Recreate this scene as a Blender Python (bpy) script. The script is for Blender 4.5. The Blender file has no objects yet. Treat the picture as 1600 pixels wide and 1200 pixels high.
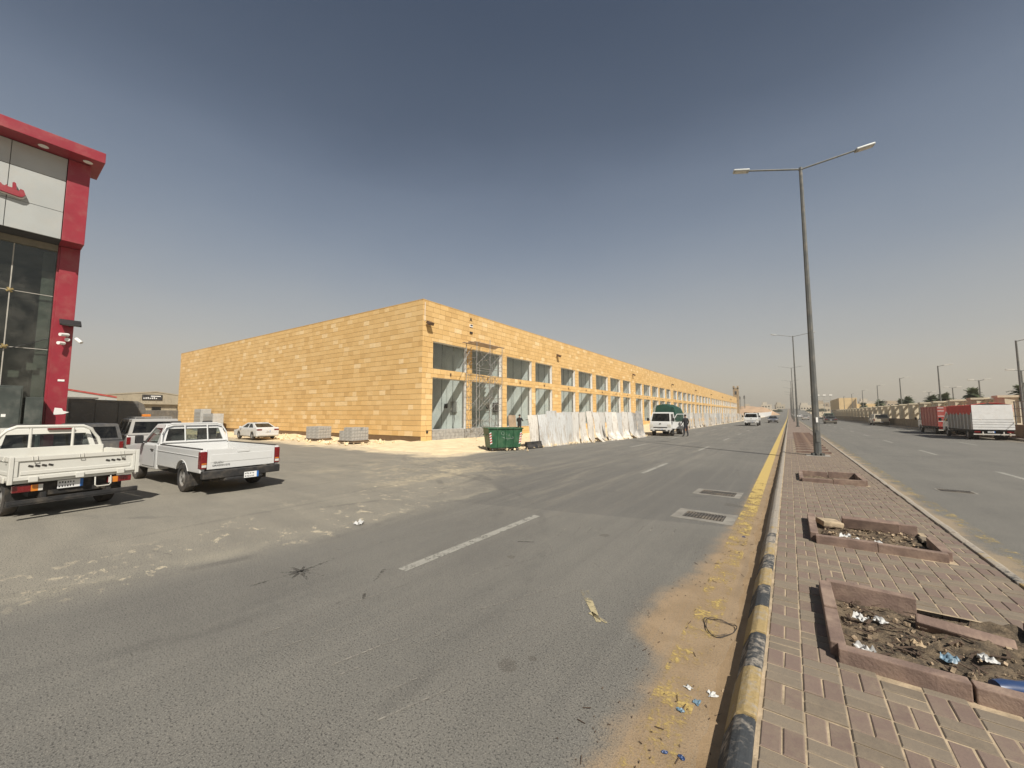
import bpy, bmesh, math, random
from mathutils import Vector, Matrix
random.seed(7)
SC = bpy.context.scene
COL = SC.collection
R = math.radians
PI = math.pi

# ------------------------------------------------------------------ camera
CAM_F, CAM_H = 602.0, 1.80
PITCH = math.atan(47.0 / CAM_F)
YAW = math.atan(433.0 * math.cos(PITCH) / CAM_F)
cd = bpy.data.cameras.new('camera')
cam = bpy.data.objects.new('camera', cd)
COL.objects.link(cam)
cd.sensor_fit = 'HORIZONTAL'
cd.sensor_width = 36.0
cd.lens = 36.0 * CAM_F / 1600.0
cd.clip_start = 0.05
cd.clip_end = 6000
cam.location = (0, 0, CAM_H)
cam.rotation_euler = (PI / 2 + PITCH, 0, YAW)
SC.camera = cam

# ------------------------------------------------------------------ light
SUN_EL = R(47)
SUN_AZ = Vector((0.831, -0.556, 0)).normalized()
SUN_DIR = (SUN_AZ * math.cos(SUN_EL) + Vector((0, 0, math.sin(SUN_EL)))).normalized()
world = bpy.data.worlds.new('World')
SC.world = world
world.use_nodes = True
wt = world.node_tree
for n in list(wt.nodes):
    wt.nodes.remove(n)
sky = wt.nodes.new('ShaderNodeTexSky')
sky.sky_type = 'NISHITA'
sky.sun_disc = False
sky.sun_elevation = SUN_EL
sky.sun_rotation = math.atan2(SUN_AZ.x, SUN_AZ.y)
sky.altitude = 600
sky.air_density = 1.0
sky.dust_density = 4.0
sky.ozone_density = 1.0
wbg = wt.nodes.new('ShaderNodeBackground')
wbg.inputs['Strength'].default_value = 0.1
wout = wt.nodes.new('ShaderNodeOutputWorld')
# airborne dust: the lower sky fades to beige grey at every azimuth
wtc = wt.nodes.new('ShaderNodeTexCoord')
wsep = wt.nodes.new('ShaderNodeSeparateXYZ')
wt.links.new(wtc.outputs['Generated'], wsep.inputs[0])
wramp = wt.nodes.new('ShaderNodeValToRGB')
# thin uneven veils of dust drift across the sky
wmap = wt.nodes.new('ShaderNodeMapping')
wmap.inputs['Scale'].default_value = (1.0, 1.0, 2.2)
wmap.inputs['Rotation'].default_value = (0.3, 0.2, 0.0)
wt.links.new(wtc.outputs['Generated'], wmap.inputs[0])
wnz = wt.nodes.new('ShaderNodeTexNoise')
wnz.inputs['Scale'].default_value = 1.6
wnz.inputs['Detail'].default_value = 5
wt.links.new(wmap.outputs[0], wnz.inputs['Vector'])
wma = wt.nodes.new('ShaderNodeMath')
wma.operation = 'MULTIPLY_ADD'
wma.inputs[1].default_value = 0.11
wt.links.new(wnz.outputs['Fac'], wma.inputs[0])
wmb = wt.nodes.new('ShaderNodeMath')
wmb.operation = 'SUBTRACT'
wmb.inputs[1].default_value = 0.055
wt.links.new(wsep.outputs['Z'], wmb.inputs[0])
wt.links.new(wmb.outputs[0], wma.inputs[2])
wt.links.new(wma.outputs[0], wramp.inputs[0])
cr = wramp.color_ramp
cr.interpolation = 'B_SPLINE'
SKY_STOPS = [(0.0, (4.5, 3.9, 3.0)), (0.08, (4.5, 4.0, 3.25)), (0.16, (4.05, 3.9, 3.5)), (0.33, (2.3, 2.65, 3.1)),
             (0.50, (1.30, 1.60, 2.1)), (0.60, (0.74, 0.94, 1.3)), (0.76, (0.40, 0.55, 0.84)), (1.0, (0.36, 0.5, 0.8))]
while len(cr.elements) < len(SKY_STOPS):
    cr.elements.new(0.5)
for e, (p, c) in zip(cr.elements, SKY_STOPS):
    e.position = p
    e.color = (c[0] / 5, c[1] / 5, c[2] / 5, 1)
wsc = wt.nodes.new('ShaderNodeVectorMath')
wsc.operation = 'SCALE'
wsc.inputs['Scale'].default_value = 5.0
wt.links.new(wramp.outputs[0], wsc.inputs[0])
wmix = wt.nodes.new('ShaderNodeMix')
wmix.data_type = 'RGBA'
wmix.inputs['Factor'].default_value = 0.85
wt.links.new(sky.outputs[0], wmix.inputs['A'])
wt.links.new(wsc.outputs[0], wmix.inputs['B'])
wt.links.new(wmix.outputs['Result'], wbg.inputs['Color'])
wt.links.new(wbg.outputs[0], wout.inputs['Surface'])

sl = bpy.data.lights.new('sun', 'SUN')
sl.energy = 4.6
sl.angle = R(0.5)
sl.color = (1.0, 0.94, 0.85)
so = bpy.data.objects.new('sun', sl)
COL.objects.link(so)
so.location = SUN_DIR * 100
so.rotation_euler = SUN_DIR.to_track_quat('Z', 'Y').to_euler()

vs = SC.view_settings
vs.view_transform = 'Standard'
vs.look = 'None'
vs.exposure = 0.3
vs.gamma = 1.0
vs.use_curve_mapping = False
SC.cycles.max_bounces = 8
SC.cycles.transparent_max_bounces = 24

# ------------------------------------------------------------------ helpers
class NT:
    """small wrapper for building node materials"""
    def __init__(s, name):
        s.m = bpy.data.materials.new(name)
        s.m.use_nodes = True
        s.t = s.m.node_tree
        s.b = s.t.nodes['Principled BSDF']
        s.out = s.t.nodes['Material Output']
        s.geo = None
        s.tc = None
    def n(s, k):
        return s.t.nodes.new(k)
    def put(s, sock, v):
        if isinstance(v, bpy.types.NodeSocket):
            s.t.links.new(v, sock)
        elif isinstance(v, (tuple, list)):
            sock.default_value = (*v, 1) if len(v) == 3 and sock.type == 'RGBA' else v
        else:
            sock.default_value = v
    def pos(s):
        if not s.geo:
            s.geo = s.n('ShaderNodeNewGeometry')
        return s.geo.outputs['Position']
    def obj(s):
        if not s.tc:
            s.tc = s.n('ShaderNodeTexCoord')
        return s.tc.outputs['Object']
    def xyz(s, v):
        k = s.n('ShaderNodeSeparateXYZ')
        s.put(k.inputs[0], v)
        return k.outputs
    def math(s, op, a, b=0.0, c=None, clamp=False):
        k = s.n('ShaderNodeMath')
        k.operation = op
        k.use_clamp = clamp
        s.put(k.inputs[0], a)
        s.put(k.inputs[1], b)
        if c is not None:
            s.put(k.inputs[2], c)
        return k.outputs[0]
    def step(s, v, a, b, lo=0.0, hi=1.0):
        k = s.n('ShaderNodeMapRange')
        k.interpolation_type = 'SMOOTHSTEP'
        s.put(k.inputs[0], v)
        s.put(k.inputs[1], a)
        s.put(k.inputs[2], b)
        s.put(k.inputs[3], lo)
        s.put(k.inputs[4], hi)
        return k.outputs[0]
    def noise(s, vec, scale, detail=3.0, rough=0.55, col=False):
        k = s.n('ShaderNodeTexNoise')
        s.put(k.inputs['Vector'], vec)
        k.inputs['Scale'].default_value = scale
        k.inputs['Detail'].default_value = detail
        k.inputs['Roughness'].default_value = rough
        return k.outputs['Color' if col else 'Fac']
    def voro(s, vec, scale, feature='F1', out='Distance'):
        k = s.n('ShaderNodeTexVoronoi')
        k.feature = feature
        s.put(k.inputs['Vector'], vec)
        k.inputs['Scale'].default_value = scale
        return k.outputs[out]
    def scale(s, vec, sc):
        k = s.n('ShaderNodeMapping')
        s.put(k.inputs[0], vec)
        k.inputs['Scale'].default_value = sc
        return k.outputs[0]
    def mix(s, f, a, b, blend='MIX'):
        k = s.n('ShaderNodeMix')
        k.data_type = 'RGBA'
        k.blend_type = blend
        s.put(k.inputs['Factor'], f)
        s.put(k.inputs['A'], a)
        s.put(k.inputs['B'], b)
        return k.outputs['Result']
    def curve(s, v, pts):
        k = s.n('ShaderNodeFloatCurve')
        c = k.mapping.curves[0]
        while len(c.points) < len(pts):
            c.points.new(.5, .5)
        for q, (a, b) in zip(c.points, pts):
            q.location = (a, b)
        k.mapping.update()
        s.put(k.inputs['Value'], v)
        return k.outputs[0]
    def bump(s, h, strength=0.3, dist=0.01):
        k = s.n('ShaderNodeBump')
        k.inputs['Strength'].default_value = strength
        k.inputs['Distance'].default_value = dist
        s.put(k.inputs['Height'], h)
        s.t.links.new(k.outputs[0], s.b.inputs['Normal'])
    def fin(s, col=None, rough=None, metal=None, **kw):
        if col is not None:
            s.put(s.b.inputs['Base Color'], col)
        if rough is not None:
            s.put(s.b.inputs['Roughness'], rough)
        if metal is not None:
            s.put(s.b.inputs['Metallic'], metal)
        for k, v in kw.items():
            s.put(s.b.inputs[k], v)
        return s.m

MATS = {}
def mat(name, col=(.5, .5, .5), rough=0.6, var=0.12, scale=6.0, bump=0.0, bscale=40.0, metal=0.0, dirt=0.0, dirtcol=(.42, .34, .24), **kw):
    if name in MATS:
        return MATS[name]
    t = NT(name)
    o = t.obj()
    nz = t.noise(o, scale, 5)
    f = t.step(nz, 0.3, 0.7)
    lo = tuple(max(0, c * (1 - var)) for c in col)
    hi = tuple(min(1, c * (1 + var)) for c in col)
    c = t.mix(f, lo, hi)
    r = t.math('ADD', t.math('MULTIPLY', t.noise(o, scale * 3, 3), 0.25), rough - 0.12)
    if dirt > 0:
        dm = t.math('MULTIPLY', t.step(t.noise(o, 3.1, 6, 0.65), 0.42, 0.75), dirt)
        c = t.mix(dm, c, dirtcol)
        r = t.math('ADD', r, t.math('MULTIPLY', dm, 0.4))
    if bump > 0:
        t.bump(t.noise(o, bscale, 4), bump, 0.01)
    MATS[name] = t.fin(c, r, metal, **kw)
    return MATS[name]

def paint(name, col, dirt=0.25, coat=0.5, rough=0.38):
    """vehicle paint with road dust settled low on the panels and in patches"""
    t = NT(name)
    o = t.obj()
    z = t.xyz(o)[2]
    dm = t.math('MULTIPLY', t.step(t.noise(o, 2.3, 6, 0.7), 0.35, 0.8), dirt)
    low = t.math('MULTIPLY', t.step(t.math('ADD', z, t.math('MULTIPLY', t.noise(o, 5, 4), 0.4)), 1.0, 0.45), dirt * 1.6)
    d = t.math('MINIMUM', t.math('ADD', dm, low), 0.85)
    c = t.mix(d, col, (.46, .39, .29))
    t.b.inputs['Coat Weight'].default_value = coat
    t.b.inputs['Coat Roughness'].default_value = 0.12
    MATS[name] = t.fin(c, t.math('ADD', rough, t.math('MULTIPLY', d, 0.45)))
    return MATS[name]

def glassmat(name, tint, alpha, rough=0.03):
    """sheet glass: tinted see-through pane with a fresnel mirror on top (lets sunlight through)"""
    t = NT(name)
    tr = t.n('ShaderNodeBsdfTransparent')
    tr.inputs[0].default_value = (*tint, 1)
    gl = t.n('ShaderNodeBsdfGlossy')
    gl.inputs['Roughness'].default_value = rough
    # Schlick reflectance, the same from both sides of the sheet
    lw = t.n('ShaderNodeNewGeometry')
    dp = t.n('ShaderNodeVectorMath')
    dp.operation = 'DOT_PRODUCT'
    t.t.links.new(lw.outputs['Incoming'], dp.inputs[0])
    t.t.links.new(lw.outputs['Normal'], dp.inputs[1])
    ca = t.math('SUBTRACT', 1.0, t.math('ABSOLUTE', dp.outputs['Value']), clamp=True)
    fr = t.math('MULTIPLY_ADD', t.math('POWER', ca, 5), .95, .045, clamp=True)
    mx = t.n('ShaderNodeMixShader')
    t.put(mx.inputs[0], fr)
    t.t.links.new(tr.outputs[0], mx.inputs[1])
    t.t.links.new(gl.outputs[0], mx.inputs[2])
    df = t.n('ShaderNodeBsdfDiffuse')
    df.inputs[0].default_value = (.45, .42, .36, 1)
    m2 = t.n('ShaderNodeMixShader')
    dust = t.math('MULTIPLY', t.step(t.noise(t.pos(), 1.7, 6, .7), .35, .8), alpha)
    t.put(m2.inputs[0], dust)
    t.t.links.new(mx.outputs[0], m2.inputs[1])
    t.t.links.new(df.outputs[0], m2.inputs[2])
    t.t.links.new(m2.outputs[0], t.out.inputs[0])
    MATS[name] = t.m
    return t.m

class G:
    """collects faces; build() links them as ONE mesh object"""
    def __init__(s):
        s.v = []; s.f = []; s.mi = []
    def face(s, pts, m=0):
        b = len(s.v)
        s.v += [tuple(p) for p in pts]
        s.f.append(tuple(range(b, b + len(pts)))); s.mi.append(m)
        return s
    def raw(s, vs, fs, m=0):
        b = len(s.v)
        s.v += [tuple(p) for p in vs]
        for f in fs:
            s.f.append(tuple(i + b for i in f)); s.mi.append(m)
        return s
    def box(s, x0, y0, z0, x1, y1, z1, m=0):
        vs = [(x0, y0, z0), (x1, y0, z0), (x1, y1, z0), (x0, y1, z0), (x0, y0, z1), (x1, y0, z1), (x1, y1, z1), (x0, y1, z1)]
        return s.raw(vs, [(0, 3, 2, 1), (4, 5, 6, 7), (0, 1, 5, 4), (1, 2, 6, 5), (2, 3, 7, 6), (3, 0, 4, 7)], m)
    def obox(s, c, size, rot=(0, 0, 0), m=0):
        from mathutils import Euler
        M = Euler(rot).to_matrix()
        h = [q / 2 for q in size]
        vs = [Vector(c) + M @ Vector((a * h[0], b * h[1], d * h[2])) for d in (-1, 1) for a, b in ((-1, -1), (1, -1), (1, 1), (-1, 1))]
        return s.raw(vs, [(0, 3, 2, 1), (4, 5, 6, 7), (0, 1, 5, 4), (1, 2, 6, 5), (2, 3, 7, 6), (3, 0, 4, 7)], m)
    def bar(s, p0, p1, w, h, m=0):
        """rectangular bar from p0 to p1"""
        p0, p1 = Vector(p0), Vector(p1)
        d = (p1 - p0).normalized()
        up = Vector((0, 0, 1)) if abs(d.z) < .95 else Vector((1, 0, 0))
        a = d.cross(up).normalized(); b = a.cross(d)
        vs = [p + a * (i * w / 2) + b * (j * h / 2) for p in (p0, p1) for i, j in ((-1, -1), (1, -1), (1, 1), (-1, 1))]
        return s.raw(vs, [(0, 1, 2, 3), (7, 6, 5, 4), (0, 4, 5, 1), (1, 5, 6, 2), (2, 6, 7, 3), (3, 7, 4, 0)], m)
    def tube(s, pts, r, n=8, m=0, r1=None):
        """round tube through points, optional end radius"""
        pts = [Vector(p) for p in pts]
        N = len(pts)
        rings = []
        for i, p in enumerate(pts):
            d = (pts[min(i + 1, N - 1)] - pts[max(i - 1, 0)]).normalized()
            up = Vector((0, 0, 1)) if abs(d.z) < .9 else Vector((1, 0, 0))
            a = d.cross(up).normalized(); b = a.cross(d)
            rr = r if r1 is None else r + (r1 - r) * i / (N - 1)
            rings.append([p + a * (rr * math.cos(2 * PI * k / n)) + b * (rr * math.sin(2 * PI * k / n)) for k in range(n)])
        vs = [q for g in rings for q in g]
        fs = []
        for i in range(N - 1):
            for k in range(n):
                k2 = (k + 1) % n
                fs.append((i * n + k, i * n + k2, (i + 1) * n + k2, (i + 1) * n + k))
        fs.append(tuple(reversed(range(n))))
        fs.append(tuple((N - 1) * n + k for k in range(n)))
        return s.raw(vs, fs, m)
    def prism(s, poly, a, b, axis='y', m=0):
        """polygon (p,q) extruded between a and b along axis; y: (x,z)  x: (y,z)  z: (x,y)"""
        f = {'y': lambda p, q, t: (p, t, q), 'x': lambda p, q, t: (t, p, q), 'z': lambda p, q, t: (p, q, t)}[axis]
        n = len(poly)
        vs = [f(p, q, a) for p, q in poly] + [f(p, q, b) for p, q in poly]
        fs = [tuple(range(n)), tuple(reversed(range(n, 2 * n)))]
        for i in range(n):
            j = (i + 1) % n
            fs.append((i, i + n, j + n, j))
        return s.raw(vs, fs, m)
    def lathe(s, prof, c, axis='z', n=16, m=0):
        vs = []; fs = []
        k = len(prof)
        for i in range(n):
            a = 2 * PI * i / n
            for r, h in prof:
                x, y = r * math.cos(a), r * math.sin(a)
                p = {'z': (x, y, h), 'y': (x, h, y), 'x': (h, x, y)}[axis]
                vs.append((c[0] + p[0], c[1] + p[1], c[2] + p[2]))
        for i in range(n):
            j = (i + 1) % n
            for q in range(k - 1):
                fs.append((i * k + q, j * k + q, j * k + q + 1, i * k + q + 1))
        return s.raw(vs, fs, m)
    def grid(s, fn, nu, nv, m=0):
        vs = [fn(i / nu, j / nv) for j in range(nv + 1) for i in range(nu + 1)]
        fs = [(j * (nu + 1) + i, j * (nu + 1) + i + 1, (j + 1) * (nu + 1) + i + 1, (j + 1) * (nu + 1) + i) for j in range(nv) for i in range(nu)]
        return s.raw(vs, fs, m)
    def mesh(s, name, mats, bevel=0, seg=2, smooth=None, weld=False):
        me = bpy.data.meshes.new(name)
        me.from_pydata(s.v, [], s.f)
        for m in (mats if isinstance(mats, (list, tuple)) else [mats]):
            me.materials.append(m)
        if any(s.mi):
            me.polygons.foreach_set('material_index', s.mi)
        bm = bmesh.new()
        bm.from_mesh(me)
        if weld or bevel:
            bmesh.ops.remove_doubles(bm, verts=bm.verts, dist=1e-5)
        bmesh.ops.recalc_face_normals(bm, faces=bm.faces)
        if bevel:
            es = [e for e in bm.edges if len(e.link_faces) == 2 and e.calc_face_angle(0) > 0.5]
            bmesh.ops.bevel(bm, geom=es, offset=bevel, segments=seg, affect='EDGES', clamp_overlap=True, profile=0.6)
        bm.to_mesh(me)
        bm.free()
        if smooth:
            me.shade_smooth()
            me.set_sharp_from_angle(angle=R(smooth))
        return me
    def build(s, name, mats, parent=None, **k):
        return link(name, s.mesh(name, mats, **k), parent)

def link(name, me, parent=None):
    o = bpy.data.objects.new(name, me)
    COL.objects.link(o)
    if parent is not None:
        o.parent = parent
    return o
def tag(o, label=None, cat=None, group=None, kind=None):
    if label: o['label'] = label
    if cat: o['category'] = cat
    if group: o['group'] = group
    if kind: o['kind'] = kind
    return o
def thing(name, label, cat, loc=(0, 0, 0), rz=0.0, group=None, scale=1.0):
    o = bpy.data.objects.new(name, None)
    COL.objects.link(o)
    o.location = loc
    o.rotation_euler = (0, 0, rz)
    o.scale = (scale,) * 3
    o.empty_display_size = 0.3
    return tag(o, label, cat, group)
def copy_tree(o, parent=None):
    c = o.copy()
    COL.objects.link(c)
    c.parent = parent
    for ch in list(o.children):
        copy_tree(ch, c)
    return c
def text_mesh(body, size, m, parent, M4, depth=0.004, name='lettering'):
    cu = bpy.data.curves.new('txt', 'FONT')
    cu.body = body; cu.size = size; cu.extrude = depth
    cu.align_x = 'CENTER'; cu.align_y = 'CENTER'
    o = bpy.data.objects.new('txt', cu)
    me = bpy.data.meshes.new_from_object(o)
    me.materials.clear(); me.materials.append(m)
    bpy.data.objects.remove(o)
    q = link(name, me, parent)
    q.matrix_local = M4
    return q
def frame_mat(origin, xdir, ydir):
    """matrix whose local x,y follow the two directions"""
    x = Vector(xdir).normalized(); y = Vector(ydir).normalized(); z = x.cross(y)
    M = Matrix((x, y, z)).transposed().to_4x4()
    M.translation = Vector(origin)
    return M
def ground_z(y):
    """the street runs level, then climbs gently far away"""
    if y < 150: return 0.0
    t = min(y, 520) - 150
    return 5.6e-5 * t * t
# ------------------------------------------------------------------ ground materials
def make_ground_mat():
    t = NT('desert_sand'); p = t.pos()
    a = t.noise(p, .08, 5); b = t.noise(p, 2.5, 6, .6); g = t.noise(p, 60, 3)
    c = t.mix(t.step(a, .3, .7), (.46, .36, .23), (.56, .46, .32))
    c = t.mix(t.math('MULTIPLY', t.step(b, .35, .7), .35), c, (.62, .52, .37))
    c = t.mix(t.math('MULTIPLY', t.step(g, .5, .75), .3), c, (.34, .27, .18))
    t.bump(t.math('ADD', b, t.math('MULTIPLY', g, .3)), .6, .04)
    return t.fin(c, .95)
def make_sand_mat():
    t = NT('building_sand'); p = t.pos()
    b = t.noise(p, 1.6, 7, .65); g = t.noise(p, 45, 4); v = t.voro(p, 14)
    c = t.mix(t.step(b, .3, .7), (.70, .55, .34), (.86, .71, .46))
    c = t.mix(t.math('MULTIPLY', t.step(g, .52, .7), .35), c, (.42, .33, .22))
    c = t.mix(t.math('MULTIPLY', t.step(v, .12, .04), .5), c, (.72, .66, .55))
    t.bump(t.math('ADD', t.math('MULTIPLY', b, 2), g), .7, .03)
    return t.fin(c, .95)
def make_asphalt(side):
    t = NT('asphalt_' + side); p = t.pos()
    x, y, z = t.xyz(p)
    agg = t.noise(p, 120, 4, .8); agg2 = t.noise(t.scale(p, (1.0, 1.0, 1.0)), 75, 2, .6); blot = t.noise(p, .55, 6, .6)
    trk = t.noise(t.scale(p, (1.3, .05, 1)), 1.0, 4); fine = t.noise(p, 9, 5, .65)
    wob = t.noise(p, .9, 6, .62); wob2 = t.noise(p, 3.2, 5, .65)
    wobc = t.math('SUBTRACT', wob, .5); wob2c = t.math('SUBTRACT', wob2, .5)
    c = t.mix(t.step(blot, .3, .7), (.118, .113, .101), (.158, .151, .132))
    c = t.mix(t.math('MULTIPLY', t.step(trk, .4, .65), .35), c, (.195, .183, .158))
    c = t.mix(t.math('MULTIPLY', t.step(fine, .5, .72), .22), c, (.225, .207, .172))
    if side == 'left':
        # older, newer patch of tar across the carriageway by the drains
        e1 = t.math('SUBTRACT', y, t.math('MULTIPLY_ADD', x, .262, 7.36))
        patch = t.math('MULTIPLY', t.step(t.math('ADD', e1, t.math('MULTIPLY', wob2c, .12)), 0, .06),
                       t.step(t.math('ADD', e1, t.math('MULTIPLY', wobc, 1.5)), 9, 6.0))
        patch = t.math('MULTIPLY', patch, t.step(t.math('ADD', x, t.math('MULTIPLY', wobc, 1.2)), -7.6, -6.4))
        c = t.mix(t.math('MULTIPLY', patch, .62), c, (.100, .097, .090))
        # dust carried off the yard
        xe = t.step(y, 6.5, 14, -5.65, -10.3)
        xe = t.math('ADD', xe, t.math('MULTIPLY', t.step(y, 3.5, -1), -.4))
        dd = t.math('SUBTRACT', xe, x)
        dn = t.math('ADD', dd, t.math('MULTIPLY', wobc, t.step(y, 4, 9, .7, 2.4)))
        dust = t.math('MULTIPLY', t.step(dn, -.6, t.step(y, 4, 10, .7, 2.6)), .80)
        c = t.mix(dust, c, t.mix(t.step(t.noise(t.scale(p, (.5, 1.6, 1)), 1.1, 6, .6), .3, .7), (.235, .215, .172), (.315, .285, .222)))
        edge = t.math('MULTIPLY', t.step(t.math('ABSOLUTE', t.math('SUBTRACT', dn, .28)), .3, .0), t.step(y, 10, 6))
        c = t.mix(t.math('MULTIPLY', t.math('MULTIPLY', edge, t.step(wob, .35, .6)), .5), c, (.40, .36, .27))
        # trodden crumbs of pale sand along the yard edge
        band = t.math('MULTIPLY', t.step(t.math('ABSOLUTE', t.math('SUBTRACT', dd, t.math('MULTIPLY_ADD', y, .45, -.6))), 2.6, .3), t.step(y, 13.5, 10))
        crumb = t.math('MULTIPLY', t.step(t.noise(t.scale(p, (1, 1.5, 1)), 3.6, 6, .66), .56, .63), band)
        crumb = t.math('MULTIPLY', t.math('MULTIPLY', crumb, t.step(dd, -.25, .1)), t.step(t.noise(p, .7, 3), .40, .55))
        c = t.mix(t.math('MULTIPLY', crumb, .85), c, (.62, .53, .37))
        # tongues of sand tracked out of the verge towards the road
        tm = t.math('MULTIPLY', t.math('MULTIPLY', t.step(y, 5.2, 7.5), t.step(y, 12.5, 10.5)), t.math('MULTIPLY', t.step(x, -14.5, -11), t.step(x, -6.2, -8.2)))
        tn = t.math('ADD', t.math('MULTIPLY', t.noise(t.scale(p, (1.0, .7, 1)), 1.0, 6, .65), .6), t.math('MULTIPLY', t.noise(p, 7, 5, .7), .4))
        c = t.mix(t.math('MULTIPLY', t.math('MULTIPLY', t.step(tn, .47, .60), tm), .75), c, (.56, .47, .31))
        # the sandy verge in front of the long building
        vx = t.step(y, 14, 30, -11.7, -9.9)
        s1 = t.step(t.math('ADD', t.math('SUBTRACT', vx, x), t.math('MULTIPLY', wobc, 2.2)), -.35, .35)
        s2 = t.step(t.math('ADD', t.math('SUBTRACT', y, 11.2), t.math('MULTIPLY', wobc, 3.0)), -.4, .5)
        far = t.step(t.math('ADD', t.math('MULTIPLY', x, -1), t.math('MULTIPLY', wobc, 9)), 26, 31)
        sand = t.math('MAXIMUM', t.math('MULTIPLY', s1, s2), t.math('MULTIPLY', far, .6))
        # sand blown against the median kerb
        pts = [(0, .89), (1.9, .89), (2.5, .86), (2.9, .84), (3.15, .93), (3.5, 1.14), (4.24, 1.08), (4.94, .94), (6.5, .86), (8.4, .79), (11.5, .77), (15.8, .75), (20, .72)]
        w = t.curve(t.math('MULTIPLY', y, .05), [(a / 20, b / 1.5) for a, b in pts])
        k = t.math('ADD', t.math('MULTIPLY_ADD', w, 1.5, x), t.math('ADD', t.math('MULTIPLY', wob2c, .30), t.math('MULTIPLY', t.math('SUBTRACT', agg, .5), .55)))
        ks = t.step(k, -.13, .12)
        kcol = t.mix(t.step(wob2, .35, .65), (.285, .195, .105), (.35, .245, .14))
        c = t.mix(t.math('MULTIPLY', ks, .93), c, kcol)
        # dust swept across by turning traffic
        rot = t.n('ShaderNodeMapping'); t.put(rot.inputs[0], p); rot.inputs['Rotation'].default_value = (0, 0, .62); rot.inputs['Scale'].default_value = (2.2, .16, 1)
        sweep = t.math('MULTIPLY', t.step(t.noise(rot.outputs[0], 1.3, 6, .7), .44, .68), t.math('MULTIPLY', t.step(y, 4.2, 8), t.step(x, -1.6, -4.5)))
        c = t.mix(t.math('MULTIPLY', sweep, .55), c, (.27, .245, .195))
        lane = t.noise(t.scale(p, (5.5, .12, 1)), 1.0, 5, .6)
        c = t.mix(t.math('MULTIPLY', t.step(lane, .52, .7), .28), c, (.21, .198, .168))
        c = t.mix(t.math('MULTIPLY', t.step(lane, .46, .3), .25), c, (.085, .081, .074))
        # tyre arcs turning into the yard
        for (cx, cy, rr, wd, st) in ((-10.6, 3.2, 5.1, .12, .5), (-10.2, 3.0, 6.4, .14, .45), (-9.0, 1.6, 6.9, .1, .4), (-12.5, 6.4, 5.6, .12, .35), (-7.0, 19.0, 9.4, .12, .4), (-6.4, 20.0, 11.6, .14, .4)):
            d = t.math('SQRT', t.math('ADD', t.math('POWER', t.math('SUBTRACT', x, cx), 2), t.math('POWER', t.math('SUBTRACT', y, cy), 2)))
            a = t.step(t.math('ABSOLUTE', t.math('SUBTRACT', d, rr)), wd, wd * .3)
            a = t.math('MULTIPLY', t.math('MULTIPLY', a, t.step(wob, .42, .62)), st)
            c = t.mix(a, c, (.07, .067, .062))
        for (sx, sy, sr) in ((-1.72, 2.36, .07), (-1.62, 2.52, .025), (-2.95, 4.1, .06), (-2.3, 5.6, .07), (-1.02, 8.85, .15)):
            d = t.math('SQRT', t.math('ADD', t.math('POWER', t.math('SUBTRACT', x, sx), 2), t.math('POWER', t.math('SUBTRACT', y, sy), 2)))
            a = t.step(t.math('ADD', d, t.math('MULTIPLY', wob2c, sr * 5)), sr, sr * .55)
            c = t.mix(t.math('MULTIPLY', a, .5), c, (.06, .05, .04))
        c = t.mix(sand, c, t.mix(t.step(wob2, .35, .65), (.66, .53, .34), (.80, .67, .46)))
    else:
        k = t.math('ADD', t.math('SUBTRACT', 2.15, x), t.math('ADD', t.math('MULTIPLY', wobc, 1.1), t.math('MULTIPLY', t.math('SUBTRACT', agg, .5), .3)))
        ks = t.step(k, -.08, .12)
        c = t.mix(t.math('MULTIPLY', ks, .75), c, (.34, .255, .155))
        k = t.math('ADD', t.math('SUBTRACT', x, 11.7), t.math('MULTIPLY', wobc, 1.4))
        c = t.mix(t.math('MULTIPLY', t.step(k, -.3, .4), .6), c, (.30, .25, .18))
    c = t.mix(t.math('MULTIPLY', t.step(agg, .50, .64), t.math('SUBTRACT', .8, t.math('MULTIPLY', ks, .4))), c, (.31, .295, .25))
    c = t.mix(t.math('MULTIPLY', t.step(agg2, .53, .66), t.math('SUBTRACT', .9, t.math('MULTIPLY', ks, .55))), c, (.055, .052, .047))
    t.bump(t.math('ADD', agg, t.math('MULTIPLY', agg2, .8)), .55, .008)
    return t.fin(c, .88)
def make_wear(name, col, lo, hi, yfade=None):
    """road paint worn through to what lies under it"""
    t = NT(name); p = t.pos()
    x, y, z = t.xyz(p)
    n = t.math('ADD', t.math('MULTIPLY', t.noise(p, 4.2, 6, .7), .65), t.math('MULTIPLY', t.noise(p, 34, 3), .35))
    if yfade:
        n = t.math('ADD', n, t.step(y, yfade[0], yfade[1], yfade[2], yfade[3]))
    m = t.step(n, lo, hi)
    t.fin(t.mix(t.noise(p, 11, 4), tuple(c * .8 for c in col), col), .85)
    tr = t.n('ShaderNodeBsdfTransparent'); mx = t.n('ShaderNodeMixShader')
    t.put(mx.inputs[0], m)
    t.t.links.new(tr.outputs[0], mx.inputs[1]); t.t.links.new(t.b.outputs[0], mx.inputs[2])
    t.t.links.new(mx.outputs[0], t.out.inputs[0])
    return t.m
M_GROUND = make_ground_mat(); M_SAND = make_sand_mat()
M_ASL = make_asphalt('left'); M_ASR = make_asphalt('right')
M_YEL = make_wear('worn_yellow_paint', (.56, .41, .14), .42, .58, (5, 17, -.06, .20))
M_DASH = make_wear('worn_white_paint', (.34, .328, .285), .29, .52)
M_SCR = make_wear('road_scratch', (.30, .28, .24), .42, .62)
M_YSCR = make_wear('yellow_scrape', (.46, .39, .23), .41, .57)

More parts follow.
